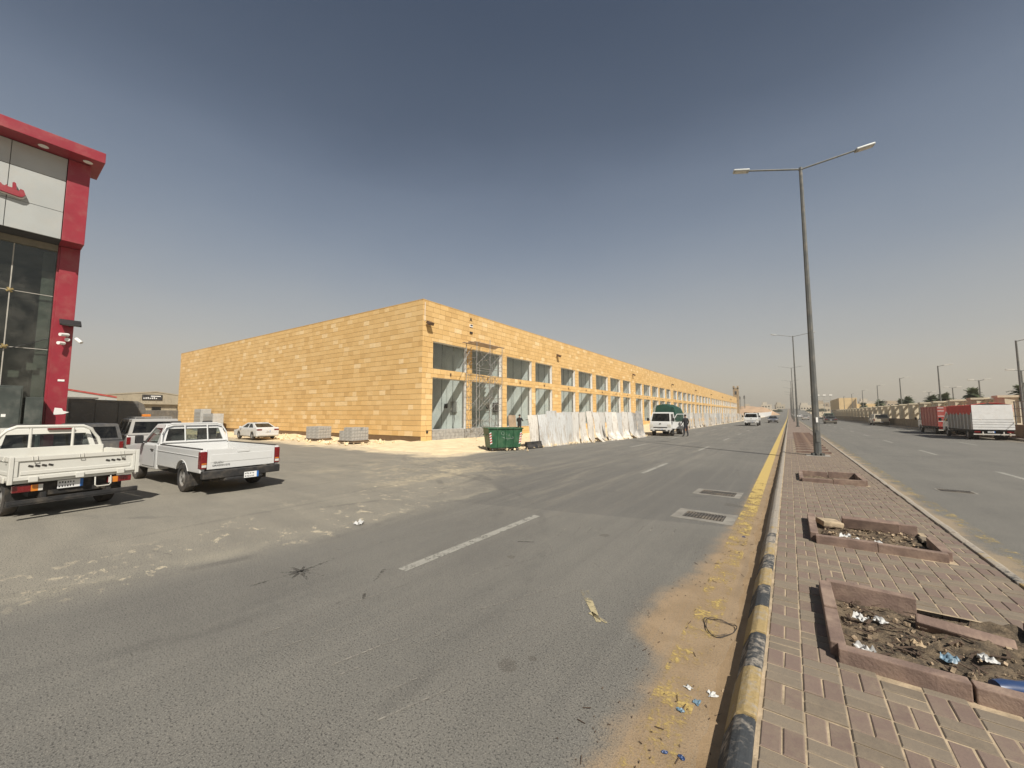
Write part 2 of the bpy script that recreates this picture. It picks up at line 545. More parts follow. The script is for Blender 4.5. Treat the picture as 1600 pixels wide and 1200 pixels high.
# ------------------------------------------------------------------ ground, roads
def strip(name, x0, x1, ys, z, m, nx=1):
    g = G()
    g.grid(lambda u, v: (x0 + (x1 - x0) * u, ys[int(round(v * (len(ys) - 1)))], z + ground_z(ys[int(round(v * (len(ys) - 1)))])), nx, len(ys) - 1)
    return g.build(name, m, weld=False)
YS = [-60, 0, 40, 80, 120, 150] + list(range(165, 530, 15)) + [700, 1000, 1600, 3000]
tag(strip('ground', -2500, 2500, [-600] + YS, -.03, M_GROUND, 2), kind='structure')
tag(strip('road', -11.4, -.30, YS, 0, M_ASL), kind='structure')
tag(strip('yard', -60, -11.4, [-60, 0, 16.4], 0, M_ASL), kind='structure')
tag(strip('road', 1.80, 12.45, YS, 0, M_ASR), kind='structure')

def apron_h(x, y):
    from mathutils import noise
    edge = -11.9 + (min(max(y, 14), 30) - 14) / 16 * 1.9
    d = min(edge - x, y - 11.6 + .8 * noise.noise((x * .5, y * .3, 3)), 58 - y * .5) + .5 * noise.noise((x * .7, y * .7, 0))
    k = min(max(d / 1.6, -.5), 1)
    n = noise.noise((x * 1.3, y * 1.3, 1)) * .05 + noise.noise((x * 4, y * 4, 2)) * .022
    return -.03 + .10 * k + n * min(max(d, 0), 1)
g = G()
g.grid(lambda u, v: (-19.5 + 9.9 * u, 10.6 + 60 * v * v + 0 * u, apron_h(-19.5 + 9.9 * u, 10.6 + 60 * v * v)), 50, 130)
tag(g.build('sand_verge', M_SAND, smooth=180), kind='structure')
g = G()
g.grid(lambda u, v: (-46 + 26.5 * u, 11.0 + 5.3 * v, -.03 + .12 * min(1, v * 1.6) * (0.6 + .4 * math.sin(u * 23 + v * 4)) + .04 * math.sin(u * 61) * v), 70, 14)
tag(g.build('sand_verge', M_SAND, smooth=180), kind='structure')

# markings, each its own sheet just above the tar
def mark(name, pts, m, z=.004):
    g = G(); g.face([(x, y, z + ground_z(y)) for x, y in pts])
    return tag(g.build(name, m), kind='structure')
def dash(xc, y0, y1, w=.15, m=None):
    return mark('lane_dash', [(xc - w / 2, y0), (xc + w / 2, y0), (xc + w / 2, y1), (xc - w / 2, y1)], m or M_DASH)
for k in range(0, 17):
    dash(-3.72, 3.0 + 9 * k, 5.95 + 9 * k, .135)
    if k >= 2: dash(-7.12, 3.0 + 9 * k, 5.95 + 9 * k, .15)
    dash(5.22, -2.1 + 9 * (k + 1), .6 + 9 * (k + 1) + .2, .14)
    dash(8.75, -2.1 + 9 * (k + 1), .6 + 9 * (k + 1) + .2, .14)
g = G()
ys = [1.2 + .5 * i for i in range(60)] + [32 + 8 * i for i in range(60)]
for a, b in zip(ys[:-1], ys[1:]):
    g.face([(-.80, a, .004 + ground_z(a)), (-.56, a, .004 + ground_z(a)), (-.56, b, .004 + ground_z(b)), (-.80, b, .004 + ground_z(b))])
tag(g.build('yellow_edge_line', M_YEL), kind='structure')
g = G()
for a, b in zip(ys[:-1], ys[1:]):
    g.face([(2.15, a, .004 + ground_z(a)), (2.33, a, .004 + ground_z(a)), (2.33, b, .004 + ground_z(b)), (2.15, b, .004 + ground_z(b))])
tag(g.build('yellow_edge_line', make_wear('worn_yellow_paint_old', (.52, .40, .17), .48, .66)), kind='structure')
def scratch(a, b, w, m=None):
    a, b = Vector((*a, 0)), Vector((*b, 0)); n = (b - a).normalized().cross(Vector((0, 0, 1))) * w / 2
    mark('road_scratch', [(a + n)[:2], (a - n)[:2], (b - n * .5)[:2], (b + n * .5)[:2]], m or M_SCR, .005)
for a, b, w in (((-2.75, 1.62), (-2.55, 2.42), .018), ((-2.62, 1.55), (-2.40, 2.35), .016), ((-2.4, 2.85), (-1.95, 3.9), .016), ((-2.15, 2.95), (-1.83, 3.75), .014),
                ((-1.83, 3.78), (-1.60, 3.35), .013), ((-1.45, 4.02), (-1.17, 3.62), .013), ((-2.05, 1.5), (-1.8, 2.2), .014),
                ((-2.95, 5.6), (-2.85, 5.05), .015), ((-2.78, 5.75), (-2.70, 5.3), .014), ((-2.62, 5.85), (-2.56, 5.45), .014), ((-2.5, 5.9), (-2.42, 5.6), .014),
                ((-1.98, 6.4), (-1.95, 5.95), .02), ((-1.85, 6.45), (-1.80, 6.0), .02), ((-1.66, 6.5), (-1.64, 6.05), .02), ((-1.52, 6.55), (-1.50, 6.1), .02),
                ((-2.75, 4.75), (-2.45, 4.3), .02), ((-1.45, 14.6), (-1.2, 12.6), .03)):
    scratch(a, b, w)
M_SCUFF = make_wear('tar_scuff', (.085, .078, .068), .46, .66)
for a in range(9):
    th = a * .72 + .3; L = (.34, .2, .45, .16, .3, .22, .5, .18, .28)[a]
    scratch((-4.62, 2.30), (-4.62 + L * math.cos(th), 2.30 + L * math.sin(th)), .05, M_SCUFF)
for a, b in (((-3.9, 2.9), (-3.7, 2.6)), ((-3.62, 2.2), (-3.5, 2.0)), ((-3.55, 2.4), (-3.4, 2.3)), ((-6.9, 1.5), (-6.5, 1.6)), ((-3.2, 4.6), (-3.0, 4.72)), ((-2.6, 3.2), (-2.5, 3.3))):
    scratch(a, b, .04, M_SCUFF)
for a, b, w in (((-3.6, 1.5), (-3.35, 2.9), .014), ((-3.3, 1.4), (-2.95, 2.7), .012), ((-2.2, 1.7), (-1.7, 3.3), .012), ((-3.0, 3.3), (-2.4, 4.9), .012), ((-5.0, 2.8), (-4.4, 4.4), .014), ((-1.3, 5.2), (-1.05, 4.8), .012), ((-2.0, 4.5), (-1.6, 4.2), .012)):
    scratch(a, b, w)
scratch((-1.78, 3.75), (-1.42, 3.27), .085, M_YSCR)
scratch((-1.55, 3.38), (-1.36, 3.30), .05, M_YSCR)

# ------------------------------------------------------------------ median
def kerb_mat(name, col, wear=.45):
    t = NT(name); p = t.pos()
    n = t.math('ADD', t.math('MULTIPLY', t.noise(p, 4, 6, .7), .6), t.math('MULTIPLY', t.noise(p, 26, 4), .4))
    y = t.xyz(p)[1]
    n = t.math('ADD', n, t.step(y, 4, 9, .02, .24))
    c = t.mix(t.step(n, .5, .66), col, (.34, .30, .245))
    c = t.mix(t.math('MULTIPLY', t.step(t.noise(p, 60, 3), .5, .7), .4), c, tuple(q * .6 for q in col))
    t.bump(t.noise(p, 30, 5, .7), .7, .012)
    return t.fin(c, .85)
M_KY = kerb_mat('kerb_yellow_paint', (.36, .265, .12)); M_KB = kerb_mat('kerb_black_paint', (.045, .05, .054))
M_KG = mat('kerb_concrete', (.36, .32, .265), .9, .18, 5, .5, 40)
M_PINK = None
def paver_mat(name, c0, c1):
    t = NT(name); p = t.pos()
    at = t.n('ShaderNodeAttribute'); at.attribute_name = 'tone'; at.attribute_type = 'GEOMETRY'
    ao = t.n('ShaderNodeAttribute'); ao.attribute_name = 'tone'; ao.attribute_type = 'OBJECT'
    k = t.math('ADD', at.outputs['Fac'], ao.outputs['Fac'])
    c = t.mix(k, c0, c1)
    dst = t.math('ADD', t.math('MULTIPLY', t.noise(p, 2.2, 6, .7), .65), t.math('MULTIPLY', t.noise(p, 30, 4), .35))
    c = t.mix(t.math('MULTIPLY', t.step(dst, .40, .66), .62), c, (.255, .205, .145))
    c = t.mix(t.math('MULTIPLY', t.step(t.noise(p, 160, 2), .5, .7), .35), c, (.12, .095, .08))
    t.bump(t.noise(p, 110, 4, .7), .45, .004)
    return t.fin(c, .9)
M_PINK = paver_mat('paver_pink', (.170, .120, .098), (.205, .148, .120))
M_GREY = paver_mat('paver_grey', (.165, .135, .100), (.215, .178, .134))
M_JOINT = mat('joint_sand', (.38, .30, .20), .95, .25, 9, .5, 60)
M_BED = mat('median_paving_far', (.215, .165, .13), .9, .2, 3, .3, 60)

med = thing('median', None, None); tag(med, kind='structure')
ysm = [-8, 0, 30, 34] ; 
g = G()
JP = [(.20, 3.50, 1.40, 4.78), (.20, 6.47, 1.38, 7.80), (.18, 12.05, 1.36, 13.55)]
ye = [-8.0] + [q for a in JP for q in (a[1], a[3])] + [31.9]
for k, (a, b) in enumerate(zip(ye[:-1], ye[1:])):
    for xa, xb_ in (((-.22, 1.73),) if k % 2 == 0 else ((-.22, JP[k // 2][0]), (JP[k // 2][2], 1.73))):
        g.face([(xa, a, .1435), (xb_, a, .1435), (xb_, b, .1435), (xa, b, .1435)])
g.build('joint_bed', M_JOINT, med)
g = G()
yy = [31.9, 60, 100, 150] + list(range(165, 530, 15)) + [700]
for a, b in zip(yy[:-1], yy[1:]):
    g.face([(-.22, a, .148 + ground_z(a)), (1.73, a, .148 + ground_z(a)), (1.73, b, .148 + ground_z(b)), (-.22, b, .148 + ground_z(b))])
g.build('paving', M_BED, med)
PITS = [(.20, 3.50, 1.40, 4.78), (.20, 6.47, 1.38, 7.80), (.18, 12.05, 1.36, 13.55)] + [(.18, 20.85 + 1.58 * i, 1.36, 22.0 + 1.58 * i) for i in range(14)]
# kerb stones: sloped outer face, flat top
def kerb_stone(side):
    g = G()
    pr = [(-.375, -.05), (-.375, .02), (-.315, .155), (-.275, .178), (-.215, .175), (-.215, -.05)]
    if side > 0: pr = [(1.515 - x + .0, z) for x, z in pr]
    g.prism(pr, .006, .494, 'y')
    return g
KM = {}
for side in (-1, 1):
    for nm, m in (('y', M_KY), ('b', M_KB), ('g', M_KG)):
        KM[side, nm] = kerb_stone(side).mesh('kerb_stone', m, bevel=.012, seg=2)
for side in (-1, 1):
    for i in range(-6, 130):
        if side > 0 and i > 110: break
        y = 2.57 - .5 + .4935 * i
        nm = 'y' if i % 2 else 'b'
        if side > 0 and i < 6 and False: nm = 'g'
        o = link('kerb_stone', KM[side, nm], med)
        o.location = (random.uniform(-.004, .004), y, random.uniform(-.006, .004))
        o.rotation_euler = (random.uniform(-.006, .006), 0, random.uniform(-.006, .006))
        o.scale = (1, .985, 1)
for sx in (-1, 1):
    g = G()
    yy2 = [66.0 if sx < 0 else 56.6] + yy[2:]
    for a, b in zip(yy2[:-1], yy2[1:]):
        for (xa, za), (xb, zb) in zip([(-.375, -.02), (-.315, .155), (-.275, .178), (-.215, .175)][:-1], [(-.315, .155), (-.275, .178), (-.215, .175)]):
            if sx > 0: xa, xb = 1.515 - xa, 1.515 - xb
            g.face([(xa, a, za + ground_z(a)), (xb, a, zb + ground_z(a)), (xb, b, zb + ground_z(b)), (xa, b, za + ground_z(b))])
    g.build('kerb_run', M_KG, med)
# pavers in basket weave: pink pairs lie along the street, grey pairs across it
def in_pit(x, y, m=.05):
    return any(a - m < x < c + m and b - m < y < d + m for a, b, c, d in PITS)
pv = []
for j in range(int(31.6 / .2) + 3):
    for i in range(10):
        x0, y0 = -.20 + .193 * i, .2 * j - .4
        if (i + j) % 2 == 0:
            for q in range(2): pv.append((x0 + .0965 * q, y0, .0965, .2, 0))
        else:
            for q in range(2): pv.append((x0, y0 + .1 * q, .193, .1, 1))
pv = [p for p in pv if not in_pit(p[0] + p[2] / 2, p[1] + p[3] / 2)]
cam_inv = (Matrix.Translation(cam.location) @ cam.rotation_euler.to_matrix().to_4x4()).inverted()
def project(p):
    q = cam_inv @ Vector(p)
    if q.z > -.1: return None
    return 800 + CAM_F * q.x / -q.z, 600 - CAM_F * q.y / -q.z, -q.z
def seen_area(p, size, nrm):
    q = project(p)
    if q is None or not (-40 < q[0] < 1640 and -40 < q[1] < 1240): return 0
    d = Vector(cam.location) - Vector(p)
    return size * abs(d.normalized().dot(Vector(nrm))) / d.length_squared
pv.sort(key=lambda p: -seen_area((p[0] + p[2] / 2, p[1] + p[3] / 2, .15), p[2] * p[3], (0, 0, 1)))
def paver_box(g, x0, y0, z0, x1, y1, z1, tilt=(0, 0)):
    c = .006; tx, ty = tilt
    zz = lambda x, y: z1 + tx * (x - x0) + ty * (y - y0)
    b = [(x0, y0), (x1, y0), (x1, y1), (x0, y1)]; t_ = [(x0 + c, y0 + c), (x1 - c, y0 + c), (x1 - c, y1 - c), (x0 + c, y1 - c)]
    vs = [(x, y, z0) for x, y in b] + [(x, y, zz(x, y) - .005) for x, y in b] + [(x, y, zz(x, y)) for x, y in t_]
    g.raw(vs, [(0, 1, 5, 4), (1, 2, 6, 5), (2, 3, 7, 6), (3, 0, 4, 7), (4, 5, 9, 8), (5, 6, 10, 9), (6, 7, 11, 10), (7, 4, 8, 11), (8, 9, 10, 11)])
PM = []
for w, l, m in ((.0965, .2, M_PINK), (.193, .1, M_GREY)):
    g = G(); paver_box(g, .004, .004, -.04, w - .004, l - .004, 0)
    PM.append(g.mesh('paver', m))
for p in pv[:300]:
    o = link('paver', PM[p[4]], med)
    o.location = (p[0], p[1], .150 + random.uniform(-.0035, .0035))
    o.rotation_euler = (random.uniform(-.012, .012), random.uniform(-.012, .012), random.uniform(-.006, .006))
    o['tone'] = random.random()
for kind, m in ((0, M_PINK), (1, M_GREY)):
    g = G(); tones = []
    for p in pv[300:]:
        if p[4] != kind: continue
        dz = random.uniform(-.0035, .0035)
        paver_box(g, p[0] + .004, p[1] + .004, .10, p[0] + p[2] - .004, p[1] + p[3] - .004, .150 + dz, (random.uniform(-.012, .012), random.uniform(-.012, .012)))
        tones += [random.random()] * 9
    me = g.mesh('paver_field', m)
    at = me.attributes.new('tone', 'FLOAT', 'FACE'); at.data.foreach_set('value', tones)
    tag(link('paver_field', me, med), kind='stuff')
# planter pits
M_PIT = mat('planter_kerb_red', (.20, .138, .11), .9, .2, 6, .5, 50, dirt=.75, dirtcol=(.36, .27, .2))
M_DIRT = None
t = NT('planter_soil'); p_ = t.pos()
c_ = t.mix(t.step(t.noise(p_, 9, 6, .7), .35, .65), (.075, .058, .04), (.24, .18, .115))
c_ = t.mix(t.math('MULTIPLY', t.step(t.noise(p_, 70, 3), .52, .70), .55), c_, (.30, .23, .15))
t.bump(t.noise(p_, 35, 6, .75), 1.0, .03); M_DIRT = t.fin(c_, .97)
def planter(idx, x0, y0, x1, y1, label, h=.115, pieces=2, skip=(), grp='tree pits along the median'):
    o = thing('tree_pit', label, 'planter', ((x0 + x1) / 2, (y0 + y1) / 2, .13), 0, grp)
    w = .085; lx, ly = (x1 - x0) / 2, (y1 - y0) / 2
    for sd, (a, b) in enumerate((((-lx, -ly), (lx, -ly)), ((-lx, ly), (lx, ly)), ((-lx, -ly), (-lx, ly)), ((lx, -ly), (lx, ly)))):
        for q in range(pieces):
            if (sd, q) in skip or (idx > 2 and sd > 0): continue
            f0, f1 = q / pieces, (q + 1) / pieces
            hh = h if (idx < 3 or sd == 0) else .028
            g = G()
            if sd < 2:
                xa, xb = a[0] + (b[0] - a[0]) * f0 + .004, a[0] + (b[0] - a[0]) * f1 - .004
                g.box(xa, a[1] - w / 2, -.06, xb, a[1] + w / 2, hh)
            else:
                ya, yb = a[1] + (b[1] - a[1]) * f0 + .004 + (w / 2 if q == 0 else 0), a[1] + (b[1] - a[1]) * f1 - .004 - (w / 2 if q == pieces - 1 else 0)
                g.box(a[0] - w / 2, ya, -.06, a[0] + w / 2, yb, hh)
            e = g.build('border_stone', M_PIT, o, bevel=.007 if idx < 3 else 0)
            if idx < 3:
                e.rotation_euler = (random.uniform(-.02, .02), random.uniform(-.02, .02), random.uniform(-.01, .01))
                e.location.z = random.uniform(-.008, .008)
    if idx < 3:
        from mathutils import noise
        g = G()
        g.grid(lambda u, v: (-lx + .04 + (2 * lx - .08) * u, -ly + .04 + (2 * ly - .08) * v, -.035 + .035 * noise.noise((u * 5 + idx * 7, v * 5, 1)) + .03 * noise.noise((u * 16, v * 16, idx)) + (.09 * max(0, u * 1.5 - .6) * max(0, v * 1.4 - .4) if idx == 0 else 0)), 36, 36)
        s_ = g.build('soil', M_DIRT, o, smooth=180)
    else:
        g = G(); g.face([(-lx, -ly, .016), (lx, -ly, .016), (lx, ly, .016), (-lx, ly, .016)]); g.build('soil', M_BED, o)
    return o
ORD = ['first', 'second', 'third', 'fourth', 'fifth', 'sixth', 'seventh', 'eighth', 'ninth', 'tenth', 'eleventh', 'twelfth', 'thirteenth', 'last']
pl0 = planter(0, *PITS[0], 'nearest red-bordered tree pit with litter and a blue bottle', skip=((1, 1),))
pl1 = planter(1, *PITS[1], 'second red-bordered tree pit, broken border, white rubbish inside', skip=((3, 1), (1, 0)))
pl2 = planter(2, *PITS[2], 'third tree pit, low empty border before the nearest lamp post')
for i in range(3, len(PITS)):
    planter(i, *PITS[i], 'low red-bordered tree pit, %s in the close row beyond the first lamp post' % ORD[i - 3], h=.10, pieces=1, grp='close row of tree pits on the median')
# loose border stones
g = G(); g.obox((0, 0, .03), (.62, .09, .16), (.25, 0, .02)); o = g.build('loose_kerb_stone', M_PIT, bevel=.012); o.location = (.88, 7.72, .16)
tag(o, 'long red kerb stone standing up behind the second tree pit', 'kerb stone')
g = G(); g.obox((0, 0, .02), (.5, .09, .11), (.5, .05, -.12)); o = g.build('loose_kerb_stone', M_PIT, bevel=.012); o.location = (1.0, 4.5, .10)
tag(o, 'toppled kerb stone lying inside the nearest tree pit', 'kerb stone')
g = G(); g.obox((0, 0, .02), (.28, .2, .08), (.1, .1, .5)); o = g.build('broken_block', M_JOINT, bevel=.02); o.location = (.42, 7.62, .15)
tag(o, 'broken tan block at the back corner of the second tree pit', 'block')
# sand banked against the left kerb
from mathutils import noise as _nz
g = G()
def drift(u, v):
    y = 1.0 + 24 * v; wd = .15 + .09 * _nz.noise((0, y * .9, 3)) + .05 * _nz.noise((0, y * 3.1, 5)); x = -.355 - wd * u
    hgt = (.030 + .022 * _nz.noise((1, y * 1.4, 2))) * (1 - u) ** 1.4 + .006 * _nz.noise((x * 22, y * 22, 1)) * (1 - u)
    return (x, y, hgt - .004 * u)
g.grid(drift, 8, 420)
t = NT('kerb_sand'); p_ = t.pos()
c_ = t.mix(t.step(t.noise(p_, 3.2, 5, .65), .35, .65), (.285, .195, .105), (.35, .245, .14))
c_ = t.mix(t.math('MULTIPLY', t.step(t.noise(p_, 90, 3), .52, .7), .3), c_, (.2, .14, .08))
t.bump(t.noise(p_, 60, 5, .7), .6, .008)
tag(g.build('sand_drift', t.fin(c_, .95), smooth=180), kind='structure')
# drains
M_IRON = mat('cast_iron', (.10, .092, .082), .75, .25, 12, .3, 60, metal=.3, dirt=.5)
M_CONC = mat('drain_concrete', (.23, .215, .185), .9, .2, 4, .5, 50)
def drain(x0, y0, x1, y1, label, rim=.16):
    o = thing('drain_grate', label, 'drain', ((x0 + x1) / 2, (y0 + y1) / 2, 0), random.uniform(-.03, .03))
    a, b = (x1 - x0) / 2, (y1 - y0) / 2
    g = G(); r = rim
    g.box(-a - r, -b - r, -.02, a + r, -b, .006); g.box(-a - r, b, -.02, a + r, b + r, .006); g.box(-a - r, -b, -.02, -a, b, .006); g.box(a, -b, -.02, a + r, b, .006)
    g.build('surround', M_CONC, o)
    n = 13
    for i in range(n):
        x = -a + (i + .5) * 2 * a / n
        g = G(); g.box(x - a / n * .55, -b + .002, -.015, x + a / n * .55, b - .002, .012); g.build('bar', M_IRON, o)
    g = G(); g.box(-a, -.012, -.014, a, .012, .010); g.build('cross_bar', M_IRON, o)
    g = G(); g.face([(-a, -b, .001), (a, -b, .001), (a, b, .001), (-a, b, .001)]); g.build('pit', mat('drain_dark', (.02, .018, .016), .9), o)
drain(-1.62, 7.42, -.98, 7.86, 'nearer drain grate set in the left road by the kerb')
drain(-1.75, 9.75, -1.05, 10.25, 'farther drain grate set in the left road by the kerb', .12)
drain(2.8, 13.3, 3.35, 13.65, 'drain grate in the right carriageway beside the median', .04)
# ------------------------------------------------------------------ long stone-clad shop building
def stone_mat():
    t = NT('yellow_sandstone_tile'); p = t.pos()
    at = t.n('ShaderNodeAttribute'); at.attribute_name = 'tone'; at.attribute_type = 'GEOMETRY'
    ao = t.n('ShaderNodeAttribute'); ao.attribute_name = 'tone'; ao.attribute_type = 'OBJECT'
    k = t.math('ADD', at.outputs['Fac'], ao.outputs['Fac'])
    rp = t.n('ShaderNodeValToRGB'); t.put(rp.inputs[0], k)
    e = rp.color_ramp.elements
    e[0].position = 0; e[0].color = (.50, .31, .115, 1)
    e[1].position = 1; e[1].color = (.80, .62, .36, 1)
    for ps, c in ((.3, (.62, .40, .155)), (.6, (.665, .44, .18)), (.8, (.70, .48, .215))):
        q = e.new(ps); q.color = (*c, 1)
    vein = t.noise(t.scale(p, (1, 1, 2.2)), 3.5, 7, .65)
    c = t.mix(t.math('MULTIPLY', t.step(vein, .35, .7), .28), rp.outputs[0], (.54, .345, .135))
    c = t.mix(t.math('MULTIPLY', t.step(t.noise(p, 40, 4), .5, .7), .2), c, (.78, .58, .32))
    c = t.mix(t.math('MULTIPLY', t.step(t.noise(p, .22, 5, .6), .45, .7), .14), c, (.72, .54, .29))
    t.bump(t.noise(p, 24, 6, .7), .35, .01)
    return t.fin(c, .82)
M_STONE = stone_mat()
M_MORTAR = mat('stone_joint', (.17, .105, .05), .95, .15, 6)
M_PLASTER = mat('white_plaster', (.74, .73, .69), .9, .07, 1.5, .2, 30)
M_PARTY = mat('party_wall_board', (.78, .81, .79), .85, .1, .8, .1, 20)
M_DARKIN = mat('interior_concrete', (.30, .30, .28), .9, .15, 1)
M_GLASS = glassmat('shop_glass', (.965, .985, .975), .05)
M_BLOCK = mat('concrete_block', (.33, .32, .295), .95, .18, 5, .7, 40)
M_BROWN = mat('brown_lamp_metal', (.11, .07, .045), .5, .15, 8, metal=.2)
M_BLACK = mat('black_plastic', (.02, .02, .02), .55, .2, 8)
M_GALV = mat('galvanised_steel', (.42, .42, .40), .5, .15, 9, metal=.55)

FX = -19.29
CORNER = Vector((FX, 16.85, 0))
BH = 9.37
CH = BH / 27
OPEN = [(17.79, 21.12), (21.74, 25.44), (26.16, 30.06), (30.70, 33.88)]
GST = []
for k in range(7):
    s = 35.76 + 24.25 * k
    GST.append(s)
    for a, b in ((0, 3.29), (4.18, 7.97), (9.03, 12.89), (13.79, 17.55), (18.65, 21.93)):
        OPEN.append((s + a, s + b))
BEND = OPEN[-1][1] + 1.3
Z = (.74, 4.26, 4.86, 6.70)
bld = thing('shop_building', 'long yellow stone-clad row of shops with two tiers of windows', 'building', (0, 0, 0))

# front wall core: full-height piers, then sill, transom and lintel blocks butted between them
g = G(); edges = [CORNER.y + .03] + [q for ab in OPEN for q in ab] + [BEND]
xb, xf = FX - .34, FX - .03
for i in range(0, len(edges), 2):
    g.box(xb, edges[i], -.1, xf, edges[i + 1], BH - .03)
for a, b in OPEN:
    g.box(xb, a, -.1, xf, b, Z[0]); g.box(xb, a, Z[1], xf, b, Z[2]); g.box(xb, a, Z[3], xf, b, BH - .03)
fw = g.build('front_wall', M_PLASTER, bld)
# dark joint backing behind the tiles
g = G(); xj = FX - .024
for i in range(0, len(edges), 2):
    g.face([(xj, edges[i], 0), (xj, edges[i + 1], 0), (xj, edges[i + 1], BH - .04), (xj, edges[i], BH - .04)])
for a, b in OPEN:
    for z0, z1 in ((Z[1], Z[2]), (Z[3], BH - .04), (0, Z[0])):
        g.face([(xj, a, z0), (xj, b, z0), (xj, b, z1), (xj, a, z1)])
g.build('joint_backing', M_MORTAR, fw)
SD = Vector((-42.6, -2.05, 0)).normalized(); SL = 42.65
SN = Vector((SD.y, -SD.x, 0)) * 1.0
if SN.y > 0: SN = -SN
g = G()
o0 = CORNER + SD * .02
def q3(s, n, z): return tuple(CORNER + SD * s + SN * n + Vector((0, 0, z)))
g.raw([q3(s, n, z) for z in (-.1, BH - .03) for s, n in ((.03, -.03), (SL, -.03), (SL, -.35), (.03, -.35))],
      [(0, 1, 2, 3), (7, 6, 5, 4), (0, 4, 5, 1), (1, 5, 6, 2), (2, 6, 7, 3), (3, 7, 4, 0)])
sw = g.build('side_wall', M_PLASTER, bld)
g = G(); g.face([q3(.02, -.024, .22), q3(SL, -.024, .22), q3(SL, -.024, BH - .04), q3(.02, -.024, BH - .04)])
g.face([q3(.02, -.024, -.1), q3(SL, -.024, -.1), q3(SL, -.024, .22), q3(.02, -.024, .22)])
g.build('joint_backing', M_MORTAR, sw)

# cladding tiles laid in running bond, cut round the openings
def minus(r, h):
    a0, b0, a1, b1 = r; c0, d0, c1, d1 = h
    if c0 >= a1 or c1 <= a0 or d0 >= b1 or d1 <= b0: return [r]
    out = []
    if b0 < d0: out.append((a0, b0, a1, d0))
    if b1 > d1: out.append((a0, d1, a1, b1))
    z0, z1 = max(b0, d0), min(b1, d1)
    if a0 < c0: out.append((a0, z0, c0, z1))
    if a1 > c1: out.append((c1, z0, a1, z1))
    return out
def lay(length, holes, base=0.0, tl=.62):
    res = []
    for j in range(27):
        z0 = j * CH
        if z0 < base - .01: continue
        s = -random.choice((0, .25, .37, .5)) * tl
        while s < length:
            L = tl * random.choice((1, 1, 1, .75, 1.25))
            r0 = (max(0, s), z0, min(length, s + L), z0 + CH)
            s += L
            if r0[2] - r0[0] < .04: continue
            rs = [r0]
            for h in holes:
                if h[0] > r0[2] or h[2] < r0[0]: continue
                rs = [q for r in rs for q in minus(r, h)]
            res += [r for r in rs if r[2] - r[0] > .03 and r[3] - r[1] > .03]
    return res
holes_f = []
for a, b in OPEN:
    holes_f += [(a - CORNER.y, Z[0], b - CORNER.y, Z[1]), (a - CORNER.y, Z[2], b - CORNER.y, Z[3])]
holes_f.append((17.79 - CORNER.y, 0, 25.44 - CORNER.y, Z[0]))
front = [(r, 0) for r in lay(BEND - CORNER.y, holes_f)]
side = [(r, 1) for r in lay(SL, [], base=.2)]
FRM = ((CORNER, Vector((0, 1, 0)), Vector((1, 0, 0))), (CORNER, SD, SN))
def tone():
    u = random.random()
    return random.uniform(.80, .97) if u < .08 else (random.uniform(.08, .28) if u < .20 else random.uniform(.25, .8))
def tarea(t):
    (r, w) = t; O, d, n = FRM[w]
    return seen_area(O + d * ((r[0] + r[2]) / 2) + Vector((0, 0, (r[1] + r[3]) / 2)), (r[2] - r[0]) * (r[3] - r[1]), n)
tiles = sorted(front + side, key=lambda t: -tarea(t))
g = G(); g.box(0, -.024, 0, 1, 0, 1)
TM = g.mesh('tile', M_STONE)
cnt = [0, 0]
big = {0: G(), 1: G()}; tones = {0: [], 1: []}
JW = .009
for (r, w) in tiles:
    O, d, n = FRM[w]
    a0, z0, a1, z1 = r[0] + JW, r[1] + JW, r[2] - JW, r[3] - JW
    if sum(cnt) < 300 and (a1 - a0) > .3 and z1 - z0 > .2:
        cnt[w] += 1
        o = link('tile', TM, fw if w == 0 else sw)
        # local x along wall, y = outward, z up
        pr = random.uniform(-.004, .004)
        M4 = Matrix((d, n, Vector((0, 0, 1)))).transposed().to_4x4()
        M4.translation = O + d * a0 + n * pr + Vector((0, 0, z0))
        M4 = M4 @ Matrix.Rotation(random.uniform(-.006, .006), 4, 'Z') @ Matrix.Rotation(random.uniform(-.010, .010), 4, 'X') @ Matrix.Diagonal((a1 - a0, 1, z1 - z0, 1))
        o.matrix_local = M4
        o['tone'] = tone()
    else:
        f = [random.uniform(-.004, .004) for _ in range(4)]
        c = [(a0, z0), (a1, z0), (a1, z1), (a0, z1)]
        vs = [O + d * s + n * -.024 + Vector((0, 0, z)) for s, z in c] + [O + d * s + n * f[i] + Vector((0, 0, z)) for i, (s, z) in enumerate(c)]
        big[w].raw(vs, [(4, 5, 6, 7), (0, 1, 5, 4), (1, 2, 6, 5), (2, 3, 7, 6), (3, 0, 4, 7)])
        tones[w] += [tone()] * 5
for w in (0, 1):
    me = big[w].mesh('tile_field', M_STONE)
    at = me.attributes.new('tone', 'FLOAT', 'FACE'); at.data.foreach_set('value', tones[w])
    tag(link('tile_field', me, fw if w == 0 else sw), kind='stuff')
